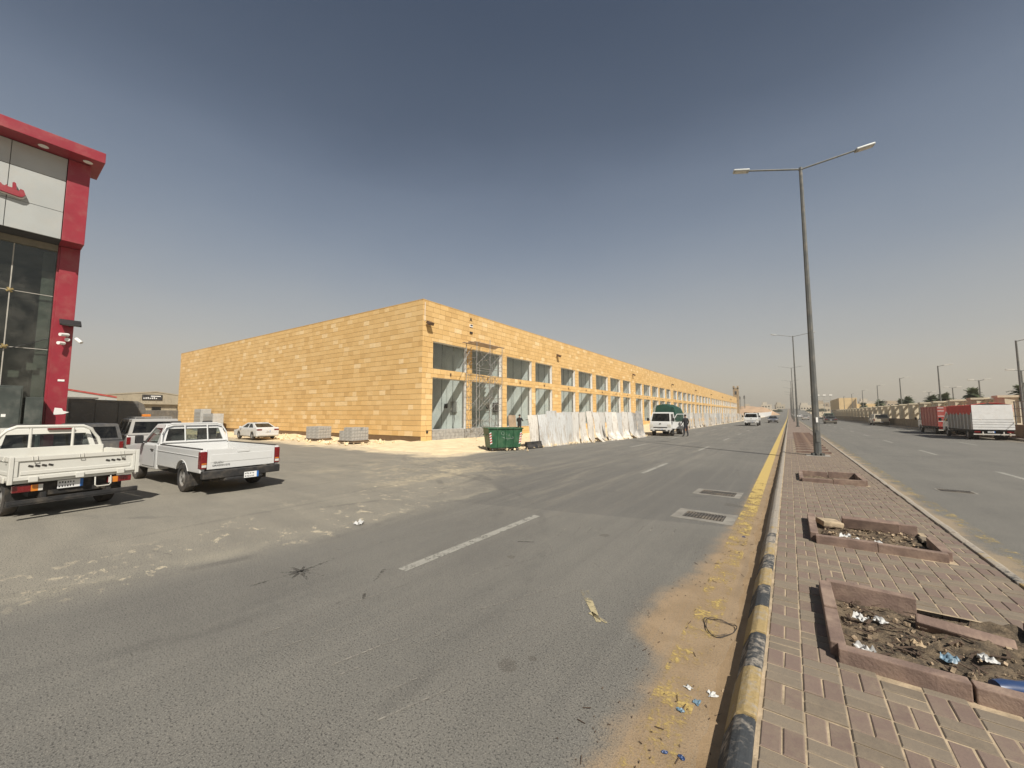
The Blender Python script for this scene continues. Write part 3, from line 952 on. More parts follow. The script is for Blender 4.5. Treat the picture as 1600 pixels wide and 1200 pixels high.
# capping, roof, interiors
g = G()
g.box(FX - .36, CORNER.y - .02, BH - .027, FX + .012, BEND, BH + .03); g.build('coping', M_STONE, bld)
g = G()
g.raw([q3(s, n, z) for z in (BH - .027, BH + .029) for s, n in ((.37, .012), (SL, .012), (SL, -.36), (.37, -.36))],
      [(0, 1, 2, 3), (7, 6, 5, 4), (0, 4, 5, 1), (1, 5, 6, 2), (2, 6, 7, 3), (3, 7, 4, 0)]); g.build('coping', M_STONE, bld)
g = G(); g.box(-61, 17.3, 7.5, xb - .002, BEND - .2, 8.3); g.build('roof', M_DARKIN, bld)
g = G(); g.box(-28.3, 17.3, -.1, -28, BEND - .2, 7.49); g.build('rear_wall', M_PARTY, bld)
g = G(); g.box(-27.99, 17.3, -.05, xb - .004, BEND - .2, .60); g.build('floor', M_DARKIN, bld)
g = G(); g.box(-61.3, BEND - .19, -.1, xb - .002, BEND, BH - .04); g.build('end_wall', M_PLASTER, bld)
for i, (a, b) in enumerate(OPEN):
    nx = OPEN[i + 1][0] if i + 1 < len(OPEN) else BEND - .3
    g = G(); g.box(-27.98, b + .12, .61, xb - .003, b + .26, 7.48); g.build('party_wall', M_PARTY, bld)
# glazing: three panes to a bay, thin joints
for i, (a, b) in enumerate(OPEN):
    n = 3 if i < 14 else 1
    for z0, z1 in ((Z[0], Z[1]), (Z[2], Z[3])):
        g = G()
        x = FX - .30
        g.box(x - .02, a + .002, z0 + .002, x + .03, a + .035, z1 - .002); g.box(x - .02, b - .035, z0 + .002, x + .03, b - .002, z1 - .002)
        g.box(x - .02, a + .036, z0 + .002, x + .03, b - .036, z0 + .04); g.box(x - .02, a + .036, z1 - .04, x + .03, b - .036, z1 - .002)
        wd = g.build('window_frame', M_GALV, bld)
        for q in range(n):
            y0 = a + .036 + (b - a - .072) * q / n + .006; y1 = a + .036 + (b - a - .072) * (q + 1) / n - .006
            g = G(); g.box(x, y0, z0 + .041, x + .01, y1, z1 - .041); g.build('pane', M_GLASS, wd)
            if q < n - 1:
                g = G(); g.box(x - .012, y1 + .001, z0 + .041, x + .022, y1 + .011, z1 - .041); g.build('joint', M_BLACK, wd)
# small fixture boxes on the transom, floodlights on the parapet
for i, (a, b) in enumerate(OPEN[:19]):
    g = G(); g.box(FX + .002, (a + b) / 2 - .05, 4.47, FX + .05, (a + b) / 2 + .05, 4.66); g.build('junction_box', M_BROWN, bld)
for i, y in enumerate([17.25, 34.85] + [s + 22.9 for s in GST]):
    g = G(); g.obox((FX + .26, y, 7.80), (.34, .42, .20), (0, .5, 0)); g.box(FX + .003, y - .06, 7.80, FX + .16, y + .06, 7.98)
    g.build('floodlight', M_BROWN, bld, bevel=.02)
g = G(); g.tube([(FX + .03, CORNER.y + .14, 7.95), (FX + .03, CORNER.y + .14, 9.2)], .016, 6); g.build('conduit', M_PLASTER, bld)
g = G(); g.box(FX + .003, 17.28, .55, FX + .05, 17.42, .72); g.build('junction_box', M_BLACK, bld)
# lone fixings of a sign: a letter and two brackets
text_mesh('A', .42, M_BLACK, bld, frame_mat((FX + .03, 21.53, 8.93), (0, 1, 0), (0, 0, 1)), .01)
g = G(); g.box(FX + .003, 21.40, 8.36, FX + .06, 21.72, 8.56); g.build('sign_bracket', M_PLASTER, bld)
g = G(); g.box(FX + .061, 21.44, 8.45, FX + .075, 21.68, 8.535); g.build('sign_bracket', M_BLACK, bld)
g = G(); g.box(FX + .003, 21.42, 7.86, FX + .07, 21.70, 8.0); g.build('sign_bracket', M_BLACK, bld)
# unclad block plinth under the first two bays
k = 0
for row in range(3):
    y = 17.82 - (.2 if row % 2 else 0)
    while y < 25.4:
        y0, y1 = max(17.80, y), min(25.42, y + .4); y += .4
        if y1 - y0 < .08: continue
        g = G(); g.box(FX - .02, y0 + .006, .06 + row * .225, FX + .035 + random.uniform(-.008, .008), y1 - .006, .06 + row * .225 + .215); g.build('concrete_block', M_BLOCK, fw)
# electrical boxes on the lit party walls
for yb, xs in ((21.24, (-20.6, 2.2)), (25.56, (-19.95, 2.2))):
    g = G(); g.box(xs[0] - .3, yb - .12, 1.95, xs[0] + .3, yb - .004, 2.75); g.build('switch_board', M_GALV if yb < 22 else M_BLACK, bld)
    g = G(); g.tube([(xs[0], yb - .05, 1.95), (xs[0] + .05, yb - .06, 1.4), (xs[0] - .06, yb - .06, .9), (xs[0] + .02, yb - .07, .62)], .02, 5); g.build('loose_cable', M_BLACK, bld)
    g = G(); g.box(xs[0] - 1.0, yb - .1, 2.25, xs[0] - .72, yb - .004, 2.6); g.build('switch_board', M_BLACK, bld)

# ------------------------------------------------------------------ red and white shop on the left
M_RED = mat('red_cladding', (.27, .018, .032), .42, .06, 2, dirt=.12)
M_WPAN = mat('white_cladding', (.37, .385, .37), .45, .04, 1.5, dirt=.12)
M_GAP = mat('panel_gap', (.05, .05, .05), .8)
M_SGL = glassmat('storefront_glass', (.58, .62, .60), .10)
shop = thing('red_shop', 'red and white clad glass-fronted shop at the left edge', 'building', (0, 0, 0))
Y0 = -9.0
g = G(); g.box(-30, Y0, -.1, -29.7, 1.70, 9.7); g.box(-29.69, Y0, -.1, -19.4, Y0 + .2, 9.7); g.box(-29.69, 1.45, -.1, -18.80, 1.69, 9.7); g.box(-29.69, Y0 + .21, 7.3, -18.8, 1.44, 9.7)
g.build('wall', mat('shop_inner_grey', (.34, .34, .32), .9, .15, 1), shop)
g = G(); g.box(-29.69, Y0 + .21, -.1, -18.9, 1.44, .15); g.build('floor', M_DARKIN, shop)
g = G(); g.box(-18.78, 1.25, -.05, -18.68, 1.715, 7.14); g.box(-18.68, 1.30, -.05, -18.62, 1.714, 7.14); g.build('column', M_RED, shop, bevel=.008)
for z in (5.0, 3.55, 1.9):
    pass
g = G(); g.box(-18.78, Y0, 7.16, -18.05, 1.24, 9.76); g.build('fascia_core', M_GAP, shop)
zr = [7.17, 8.03, 9.03, 9.76]; yv = [1.235, .16, -1.25, -2.66, -4.07, -5.48, -6.89, -8.3]
for i in range(3):
    for a, b in zip(yv[1:], yv[:-1]):
        g = G(); g.box(-18.045, a + .006, zr[i] + .006, -18.0, b - .006, zr[i + 1] - .006); g.build('fascia_panel', M_WPAN, shop, bevel=.004, seg=1)
g = G(); g.box(-18.78, 1.245, 7.15, -17.96, 1.72, 9.765); g.build('fascia_end', M_RED, shop, bevel=.01)
g = G(); g.box(-18.9, Y0, 9.78, -17.4, 1.96, 10.11); crn = g.build('cornice', M_RED, shop, bevel=.012)
for y in (1.62, .72, -.6, -1.9):
    g = G(); g.lathe([(0, 0), (.10, 0), (.11, -.012), (.085, -.02), (0, -.018)], (-17.72, y, 9.775), 'z', 14); g.build('downlight', M_PLASTER, crn)
g = G(); g.box(-18.76, Y0, 6.95, -18.66, 1.24, 7.15); g.build('glazing_head', mat('dusty_soffit', (.19, .17, .13), .9, .2, 3), shop)
yp = [1.24, .40, -1.2, -2.8, -4.4]
for i, (z0, z1) in enumerate(((.15, 2.10), (2.10, 3.80), (3.80, 5.50), (5.50, 6.94))):
    for a, b in zip(yp[1:], yp[:-1]):
        g = G(); g.box(-18.745, a + .006, z0 + .006, -18.730, b - .006, z1 - .006); g.build('pane', M_SGL, shop)
M_SIL = mat('silicone_joint', (.38, .36, .31), .7)
for a in yp[1:-1]:
    g = G(); g.box(-18.75, a - .012, .15, -18.722, a + .012, 6.94); g.build('glass_joint', M_SIL, shop)
    for z in (3.80, 5.50):
        g = G(); g.obox((-18.71, a, z), (.02, .16, .05), (.6, 0, 0)); g.obox((-18.712, a, z), (.018, .05, .16), (.6, 0, 0)); g.lathe([(0, .03), (.04, .025), (.045, 0)], (-18.70, a, z), 'x', 10)
        g.build('glass_fitting', mat('brass_fitting', (.33, .25, .11), .45, .2, 10, metal=.6), shop)
for z in (3.80, 5.50):
    g = G(); g.box(-18.749, -4.4, z - .009, -18.723, 1.235, z + .009); g.build('glass_joint', M_SIL, shop)
# white lining beside the glass, papers stuck inside, boards within
g = G(); g.box(-18.93, .98, .15, -18.86, 1.23, 6.9); g.build('curtain', mat('pale_curtain', (.42, .41, .36), .9), shop)
for (y, z, w, h) in ((.95, 3.25, .2, .22), (.62, 3.0, .2, .2), (.2, 1.6, .2, .1)):
    g = G(); g.box(-18.765, y - w / 2, z - h / 2, -18.755, y + w / 2, z + h / 2); g.build('paper_notice', mat('old_paper', (.42, .40, .34), .9), shop)
g = G(); pts = [(.56, .02), (.44, .02), (.34, .03), (-.2, .10), (-.6, .13), (-.6, .24), (-.25, .22)]
# sign: red raised script, its end showing at the frame edge
scr = [(-.95, .06), (.36, -.09), (.42, -.07), (.47, .01), (.43, .13), (.37, .15), (.34, .07), (.30, .09), (.285, .27), (.25, .30), (.22, .27), (.225, .12), (.15, .12), (.12, .17), (.095, .12), (.05, .13), (.02, .18), (-.005, .135), (-.05, .14), (-.08, .19), (-.10, .145), (-.14, .15), (-.15, .42), (-.20, .47), (-.25, .42), (-.26, .16), (-.5, .17), (-.52, .30), (-.58, .30), (-.60, .18), (-.95, .2)]
g = G(); g.prism([(y + .02, z + 8.18) for y, z in scr], -17.93, -17.86, 'x'); g.build('sign_script', M_RED, shop)
g = G(); g.prism([(y + .04, z + 8.155) for y, z in scr], -17.99, -17.94, 'x'); g.build('sign_backing', M_PLASTER, shop)
# post fittings
g = G(); g.obox((-18.40, 1.62, 4.68), (.06, .46, .30), (0, -.9, 0)); fl = g.build('floodlight', M_BLACK, shop, bevel=.012)
g = G(); g.obox((-18.367, 1.62, 4.654), (.012, .38, .22), (0, -.9, 0)); g.build('lamp_glass', mat('lamp_glass', (.25, .25, .23), .15), fl)
g = G(); g.tube([(-18.62, 1.62, 4.60), (-18.42, 1.62, 4.68)], .02, 6); g.build('lamp_arm', M_BLACK, fl)
for (y, z, dy, dz) in ((1.56, 4.30, -.14, -.02), (1.50, 4.02, -.10, -.01), (1.80, 4.18, .08, -.10)):
    g = G(); g.tube([(-18.50, y - dy * .3, z - dz * .3), (-18.36, y + dy, z + dz)], .05, 10); g.tube([(-18.62, y, z - .02), (-18.48, y, z)], .018, 6)
    cm = g.build('security_camera', M_PLASTER, shop)
g = G(); g.lathe([(0, .06), (.05, .055), (.065, 0), (.06, -.02)], (-18.56, 1.60, 4.16), 'x', 12); g.build('security_camera', M_PLASTER, shop)
g = G(); g.prism([(1.45, 1.78), (1.66, 1.80), (1.78, 1.86), (1.65, 1.90), (1.62, 1.98), (1.47, 2.0)], -18.618, -18.612, 'x'); g.build('torn_poster', M_PLASTER, shop)
g = G(); g.obox((-18.612, 1.55, 2.86), (.012, .14, .06)); g.build('sticker', M_PLASTER, shop)
g = G(); g.tube([(-18.70, 1.28, 4.2), (-18.69, 1.0, 4.02), (-18.69, .7, 3.85), (-18.7, .3, 3.66)], .012, 5); g.build('cable', M_BLACK, shop)
# cabinets standing in the shop window
M_CAB = mat('dark_green_cabinet', (.045, .055, .048), .5, .2, 3, dirt=.35, dirtcol=(.2, .19, .16))
for i, (y0, y1, h, lb) in enumerate(((.86, 1.22, 2.3, 'narrow dark cabinet beside the red post in the shop window'), (.22, .82, 2.62, 'dark green steel cabinet, nearest the narrow cabinet in the shop window'), (-.52, .18, 2.64, 'dark green steel cabinet at the left frame edge in the shop window'))):
    o = thing('steel_cabinet', lb, 'cabinet', (-18.58, (y0 + y1) / 2, 0), 0, 'cabinets at the shop window')
    w = (y1 - y0) / 2 - .01
    g = G(); g.box(-.05, -w, 0, .42, w, h); b_ = g.build('body', M_CAB, o, bevel=.012)
    g = G(); g.box(.421, -w + .03, .1, .44, w - .03, h * .7 if i == 0 else h - .06); d_ = g.build('door', M_CAB, o, bevel=.006)
    g = G(); g.box(.441, w - .1, h * .5, .465, w - .07, h * .5 + .14); g.build('handle', M_GALV, d_)
    if i: g = G(); g.box(.441, -.06, 1.72 if i == 1 else 1.9, .444, .02, 1.80 if i == 1 else 1.98); g.build('sticker', M_PLASTER, d_)
# ------------------------------------------------------------------ vehicles (local x forward from the rear bumper, y left, z up)
P_WHITE = paint('white_paint', (.60, .605, .59), .12)
P_CREAM = paint('cream_paint', (.62, .615, .56), .26, .2, .5)
P_SILVER = paint('silver_paint', (.36, .355, .34), .3)
P_DARK = paint('black_paint', (.02, .021, .024), .22)
P_GREY = paint('dark_grey_paint', (.07, .07, .07), .3)
P_BEIGE = paint('beige_paint', (.50, .44, .33), .3)
P_GREEN = paint('green_paint', (.03, .075, .05), .3)
P_BLUE = paint('blue_grey_paint', (.06, .075, .11), .3)
M_TYRE = mat('tyre_rubber', (.028, .027, .026), .85, .2, 8, dirt=.5, dirtcol=(.16, .13, .1))
M_RIM = mat('steel_rim', (.33, .32, .30), .45, .15, 8, metal=.5, dirt=.4)
M_HUB = mat('black_steel', (.035, .034, .033), .6, .2, 8, dirt=.3)
M_UNDER = mat('chassis_black', (.018, .017, .016), .85, .2, 5, dirt=.25)
M_TRIM = mat('black_trim', (.022, .022, .023), .5, .15, 6, dirt=.15)
M_CARGL = glassmat('car_glass', (.20, .23, .22), .10)
M_CLEARGL = glassmat('car_clear_glass', (.62, .68, .66), .12)
M_TLRED = mat('tail_lamp_red', (.16, .006, .008), .25, .1, 9, **{'Coat Weight': .6})
M_TLORG = mat('indicator_orange', (.62, .20, .02), .3, .1, 9, **{'Coat Weight': .5})
M_TLWHT = mat('lamp_clear', (.62, .60, .54), .2, .1, 9, **{'Coat Weight': .7})
M_PLATE = mat('plate_white', (.72, .72, .70), .5, .05, 4)
M_PBLUE = mat('plate_blue', (.03, .14, .42), .5)
M_CHROME = mat('bright_metal', (.6, .6, .58), .25, .1, 9, metal=.8)
M_SEAT = mat('seat_cloth', (.06, .058, .055), .9)
P_FRED = paint('faded_red', (.36, .035, .03), .3, .1, .6)

def wheel(t, x, y, r, w, rimm=None, spokes=8, dual=False):
    """tyre with tread shoulders, dished rim, holes and hub"""
    sgn = 1 if y > 0 else -1
    g = G()
    h = w / 2
    g.lathe([(r * .62, -h), (r * .80, -h * 1.02), (r * .94, -h * .92), (r, -h * .62), (r, h * .62), (r * .94, h * .92), (r * .80, h * 1.02), (r * .62, h), (r * .58, h * .6), (r * .58, -h * .6), (r * .62, -h)], (0, 0, 0), 'y', 28)
    wh = g.build('wheel', M_TYRE, t, smooth=40)
    wh.location = (x, y, r)
    g = G(); o = sgn * h
    g.lathe([(r * .64, o * .98), (r * .60, o * .80), (r * .50, o * .52), (r * .30, o * .62), (r * .16, o * .78), (r * .12, o * .92), (0, o * .93)], (0, 0, 0), 'y', 24)
    g.build('rim', rimm or M_RIM, wh, smooth=40)
    g = G()
    for k in range(spokes):
        a = 2 * PI * k / spokes
        cx, cz = r * .41 * math.cos(a), r * .41 * math.sin(a)
        g.obox((cx, o * .585, cz), (r * .12, .012, r * .10), (0, -a, 0))
    g.build('rim_hole', M_UNDER, wh)
    return wh
def prof(xr, xf, zb, arches, top, zc):
    """side outline: along the sill from rear to front with wheel arches, then back over the top points"""
    pts = [(xr, zb)]
    for xc, r in arches:
        a0 = math.asin(max(-1, min(1, (zb - zc) / r)))
        for k in range(11):
            a = PI - a0 - (PI - 2 * a0) * k / 10
            pts.append((xc + r * math.cos(a), zc + r * math.sin(a)))
    pts.append((xf, zb))
    return pts + top
def framed(gf, gg, A, B, C, D, wins, depth=.02, inward=None):
    """bilinear panel A-B (bottom) D-C (top) with window cut-outs; frame to gf, panes to gg, pane set back"""
    A, B, C, D = map(Vector, (A, B, C, D))
    P = lambda u, v: (A * (1 - u) + B * u) * (1 - v) + (D * (1 - u) + C * u) * v
    n = (B - A).cross(D - A).normalized()
    if inward is not None and n.dot(Vector(inward) - (A + B + C + D) / 4) < 0: n = -n
    us = sorted({0, 1} | {w[0] for w in wins} | {w[1] for w in wins}); vs_ = sorted({0, 1} | {w[2] for w in wins} | {w[3] for w in wins})
    for i in range(len(us) - 1):
        for j in range(len(vs_) - 1):
            u0, u1, v0, v1 = us[i], us[i + 1], vs_[j], vs_[j + 1]
            um, vm = (u0 + u1) / 2, (v0 + v1) / 2
            if any(w[0] < um < w[1] and w[2] < vm < w[3] for w in wins): continue
            gf.face([P(u0, v0), P(u1, v0), P(u1, v1), P(u0, v1)])
    for u0, u1, v0, v1 in wins:
        q = [P(u0, v0), P(u1, v0), P(u1, v1), P(u0, v1)]
        for k in range(4):
            gf.face([q[k], q[(k + 1) % 4], q[(k + 1) % 4] + n * (depth + .03), q[k] + n * (depth + .03)])
        gg.append([p + n * depth for p in q])
def greenhouse(t, belt, roof, m, side=(), rear=(), front=(), gl=None, crown=.035, name='cab', rearglass=None):
    """belt, roof: (xr, xf, half width rear, half width front, z). panes become children of the cab"""
    def ring(r):
        xr, xf, wr, wf, z = r
        return [Vector((xr, wr, z)), Vector((xf, wf, z)), Vector((xf, -wf, z)), Vector((xr, -wr, z))]
    b, r = ring(belt), ring(roof)
    g = G(); panes = []
    ctr = sum(b + r, Vector()) / 8
    framed(g, panes, b[0], b[1], r[1], r[0], side, inward=ctr)
    framed(g, panes, b[3], b[2], r[2], r[3], side, inward=ctr)
    framed(g, panes, b[0], b[3], r[3], r[0], rear, inward=ctr)
    framed(g, panes, b[1], b[2], r[2], r[1], front, inward=ctr)
    # crowned roof with rounded shoulder
    c = sum(r, Vector()) / 4
    lay = [r]
    for k, (ins, up) in enumerate(((.02, .022), (.07, crown * .8), (.3, crown))):
        lay.append([p + (c - p) * ins + Vector((0, 0, up)) for p in r])
    for q0, q1 in zip(lay[:-1], lay[1:]):
        for k in range(4):
            g.face([q0[k], q0[(k + 1) % 4], q1[(k + 1) % 4], q1[k]])
    g.face(lay[-1])
    cb = g.build(name, m, t, weld=True, smooth=38)
    for q in panes:
        gp = G(); gp.face(q); gp.build('pane', gl or M_CARGL, cb)
    return cb
def plate(t, x, y, z, nx=-1, w=.32, h=.15, parent=None):
    g = G(); s = -.006 if nx < 0 else .006
    g.box(min(x, x + s), y - w / 2, z - h / 2, max(x, x + s), y + w / 2, z + h / 2)
    p = g.build('number_plate', M_PLATE, parent or t)
    xs = x + s * 1.3
    # vehicle seen from behind: its right is the viewer's right
    sy = -1 if nx < 0 else 1
    g = G(); g.box(min(xs, x), y + sy * w / 2 - (.0 if sy > 0 else -.0), z - h / 2, max(xs, x), y + sy * (w / 2 - .045), z + h / 2); g.build('plate_band', M_PBLUE, p)
    g = G(); rnd = random.Random(int(1000 * (y + z + 7)))
    for row in (0, 1):
        for k in range(6):
            yc = y - sy * w / 2 + sy * (.03 + k * .038); zc = z + (.035 if row == 0 else -.035)
            g.box(min(xs, x), yc - rnd.uniform(.006, .013), zc - rnd.uniform(.012, .024), max(xs, x), yc + rnd.uniform(.006, .013), zc + rnd.uniform(.008, .022))
    g.build('plate_marks', M_TRIM, p)
    return p
def arch_lip(t, xc, zc, r, y, m, rad=.022, zb=.43):
    g = G(); a0 = math.asin(max(-1, (zb - zc) / r))
    g.tube([(xc + r * math.cos(PI - a0 - (PI - 2 * a0) * k / 12), y, zc + r * math.sin(PI - a0 - (PI - 2 * a0) * k / 12)) for k in range(13)], rad, 6)
    return g.build('arch_lip', m, t, smooth=60)
def seats(t, xs, z, w=.5, n=2, half=.38):
    for k in range(n):
        y = half - k * 2 * half / max(1, n - 1) if n > 1 else 0
        g = G(); g.box(xs - .08, y - w / 2, z, xs + .06, y + w / 2, z + .62); g.box(xs - .05, y - .13, z + .64, xs + .04, y + .13, z + .84)
        g.build('seat', M_SEAT, t, bevel=.03)

# ---- white single-cab pickup (clean one)
def modern_pickup(name, label, loc, rz, scale, body=P_WHITE, lettered=True, double=False):
    t = thing(name, label, 'pickup', loc, rz, None, scale)
    zc, r, W = .37, .37, .91
    xb = 3.05
    sh = xb - 2.34
    # load bed
    for s in (1, -1):
        g = G()
        pr = prof(.03, xb - .012, .56, [(1.18, .45)], [(xb - .012, 1.12), (.05, 1.12), (.015, .95)], zc)
        g.prism(pr, s * (W - .10), s * W, 'y'); g.build('bed_side', body, t, bevel=.022)
        arch_lip(t, 1.18, zc, .45, s * (W - .008), body, .014, .565)
        g = G(); g.box(.10, min(s * (W - .07), s * (W - .045)), 1.122, xb - .05, max(s * (W - .07), s * (W - .045)), 1.15)
        g.build('bed_rail', M_TRIM, t)
        g = G()
        for k in range(7): g.tube([(.3 + k * .3, s * (W - .02), 1.05), (.3 + k * .3, s * (W - .02), 1.10)], .012, 5)
    g = G(); g.box(.04, -W + .11, .66, xb - .02, W - .11, .72); g.build('bed_floor', body, t)
    g = G(); g.box(xb - .08, -W + .105, .73, xb - .02, W - .105, 1.10); g.build('bed_front', body, t)
    g = G()
    g.box(.0, -W + .135, .64, .055, W - .135, 1.125); g.box(-.006, -W + .2, .80, .01, W - .2, 1.0)
    tg = g.build('tailgate', body, t, bevel=.018)
    g = G(); g.box(-.012, -.14, 1.02, -.0005, .14, 1.075); g.build('tailgate_handle', M_TRIM if not lettered else body, tg, bevel=.008)
    if lettered:
        text_mesh('ISUZU', .075, M_TRIM, tg, frame_mat((-.004, W - .37, .80), (0, -1, 0), (0, 0, 1)), .002)
        text_mesh('DRAGON EYE', .06, M_TRIM, tg, frame_mat((-.004, W - .43, .725), (0, -1, 0), (0, 0, 1)), .002)
    for s in (1, -1):
        g = G(); y0, y1 = sorted((s * (W - .13), s * (W + .004)))
        g.box(-.012, y0, .66, .16, y1, 1.08); tl = g.build('tail_lamp', M_TLRED, t, bevel=.02)
        g = G(); y0, y1 = sorted((s * (W - .118), s * (W - .02)))
        g.box(-.016, y0, .70, .0, y1, .76); g.build('reversing_lens', M_TLWHT, tl)
        g = G(); g.box(-.0155, y0, .775, .0, y1, .80); g.build('indicator_lens', M_TLORG, tl)
    # rear bumper, plate, chassis
    g = G(); g.prism([(-.10, W - .02), (-.13, .5), (-.13, -.5), (-.10, -W + .02), (.05, -W + .02), (.05, W - .02)], .42, .615, 'z')
    g.prism([(-.125, .42), (-.125, -.42), (.0, -.5), (.0, .5)], .34, .419, 'z'); bp = g.build('rear_bumper', M_TRIM, t, bevel=.025)
    plate(t, -.132, -.16, .43, -1, .34, .15, bp)
    g = G(); g.box(.1, -.62, .34, 4.9 + sh, .62, .60); g.box(.8, -.75, .25, 1.5, .75, .42); g.build('chassis', M_UNDER, t)
    g = G()
    for s in (1, -1): g.box(.66, s * .76 - .13, .20, .675, s * .76 + .13, .52)
    g.build('mud_flap', M_UNDER, t)
    # cab and bonnet
    xc0 = xb + .03
    g = G()
    pr = prof(xc0, 5.14 + sh, .42, [(4.26 + sh, .43)], [(5.16 + sh, .60), (5.14 + sh, .86), (5.02 + sh, 1.00), (4.55 + sh, 1.07), (3.80 + sh, 1.13), (xc0, 1.13)], zc)
    g.prism(pr, -W + .005, W - .005, 'y'); bd = g.build('body', body, t, bevel=.04, seg=3, smooth=40)
    arch_lip(t, 4.26 + sh, zc, .432, W - .012, body, .014); arch_lip(t, 4.26 + sh, zc, .432, -W + .012, body, .014)
    cb = greenhouse(t, (xc0 + .02, 3.95 + sh, W - .05, W - .06, 1.125), (xc0 + .22, 3.28 + sh, W - .22, W - .22, 1.68), body,
                    side=[(.13, .90, .06, .84)], rear=[(.07, .93, .16, .80)], front=[(.06, .94, .08, .94)], gl=M_CLEARGL)
    g = G(); g.box(xc0 + .1, -.8, .6, 3.9 + sh, .8, 1.02); g.box(3.5 + sh, -.78, 1.02, 3.85 + sh, .78, 1.16); g.build('dashboard', M_SEAT, t)
    seats(t, xc0 + .42, .95, .48, 2, .40)
    if lettered:
        text_mesh('D-MAX', .17, M_TRIM, cb, frame_mat((xc0 + .085, -.06, 1.31), (0, -1, 0), (.2, 0, .555)), .002)
    for s in (1, -1):
        g = G(); y0, y1 = sorted((s * (W - .0), s * (W + .006)))
        g.box(xc0 + .16, y0, .50, 3.52 + sh, y1, 1.09); d_ = g.build('door', body, t, bevel=.004, seg=1)
        y0, y1 = sorted((s * (W - .02), s * (W + .0025)))
        for xa, za, xb2, zb2 in ((xc0 + .148, .49, xc0 + .157, 1.12), (3.523 + sh, .49, 3.532 + sh, 1.12), (xc0 + .158, .488, 3.522 + sh, .496)):
            q = G(); q.box(xa, y0, za, xb2, y1, zb2); q.build('door_gap', M_UNDER, t)
        q = G(); q.prism([(.18, .945), (xb - .03, .965), (xb - .03, .985), (.18, .965)], s * (W - .01), s * (W + .012), 'y'); q.build('side_crease', body, t, bevel=.008)
        g = G(); y0, y1 = sorted((s * (W + .007), s * (W + .035)))
        g.box(xc0 + .24, y0, .965, xc0 + .42, y1, 1.0); g.build('handle', M_TRIM, d_)
        g = G(); y0, y1 = sorted((s * (W + .03), s * (W + .20)))
        g.box(3.42 + sh, y0, 1.13, 3.55 + sh, y1, 1.36); g.tube([(3.48 + sh, s * (W - .08), 1.15), (3.48 + sh, s * (W + .06), 1.2)], .025, 6); g.build('mirror', M_TRIM, t, bevel=.04)
        for wx in (1.18, 4.26 + sh): wheel(t, wx, s * (W - .135), r, .23)
    # guard bars behind the cab glass
    g = G()
    xg = xc0 + .02
    g.tube([(xg - .02, .82, 1.14), (xg + .03, .80, 1.40), (xg + .10, .70, 1.66), (xg + .12, .55, 1.715), (xg + .12, -.55, 1.715), (xg + .10, -.70, 1.66), (xg + .03, -.80, 1.40), (xg - .02, -.82, 1.14)], .026, 8)
    for y in (.26, -.30): g.tube([(xg - .01, y, 1.14), (xg + .12, y, 1.71)], .018, 7)
    g.tube([(xg - .02, -.8, 1.18), (xg - .02, .8, 1.18)], .02, 7)
    g.build('guard_bar', body, t, smooth=50)
    g = G(); g.box(5.10 + sh, -.7, .62, 5.17 + sh, .7, .9); g.build('grille', M_TRIM, t)
    return t
modern_pickup('pickup_truck', 'clean white single-cab pickup with black rear bumper, beside the cream flatbed', (-10.50, 3.77, 0), PI + .054, .90)

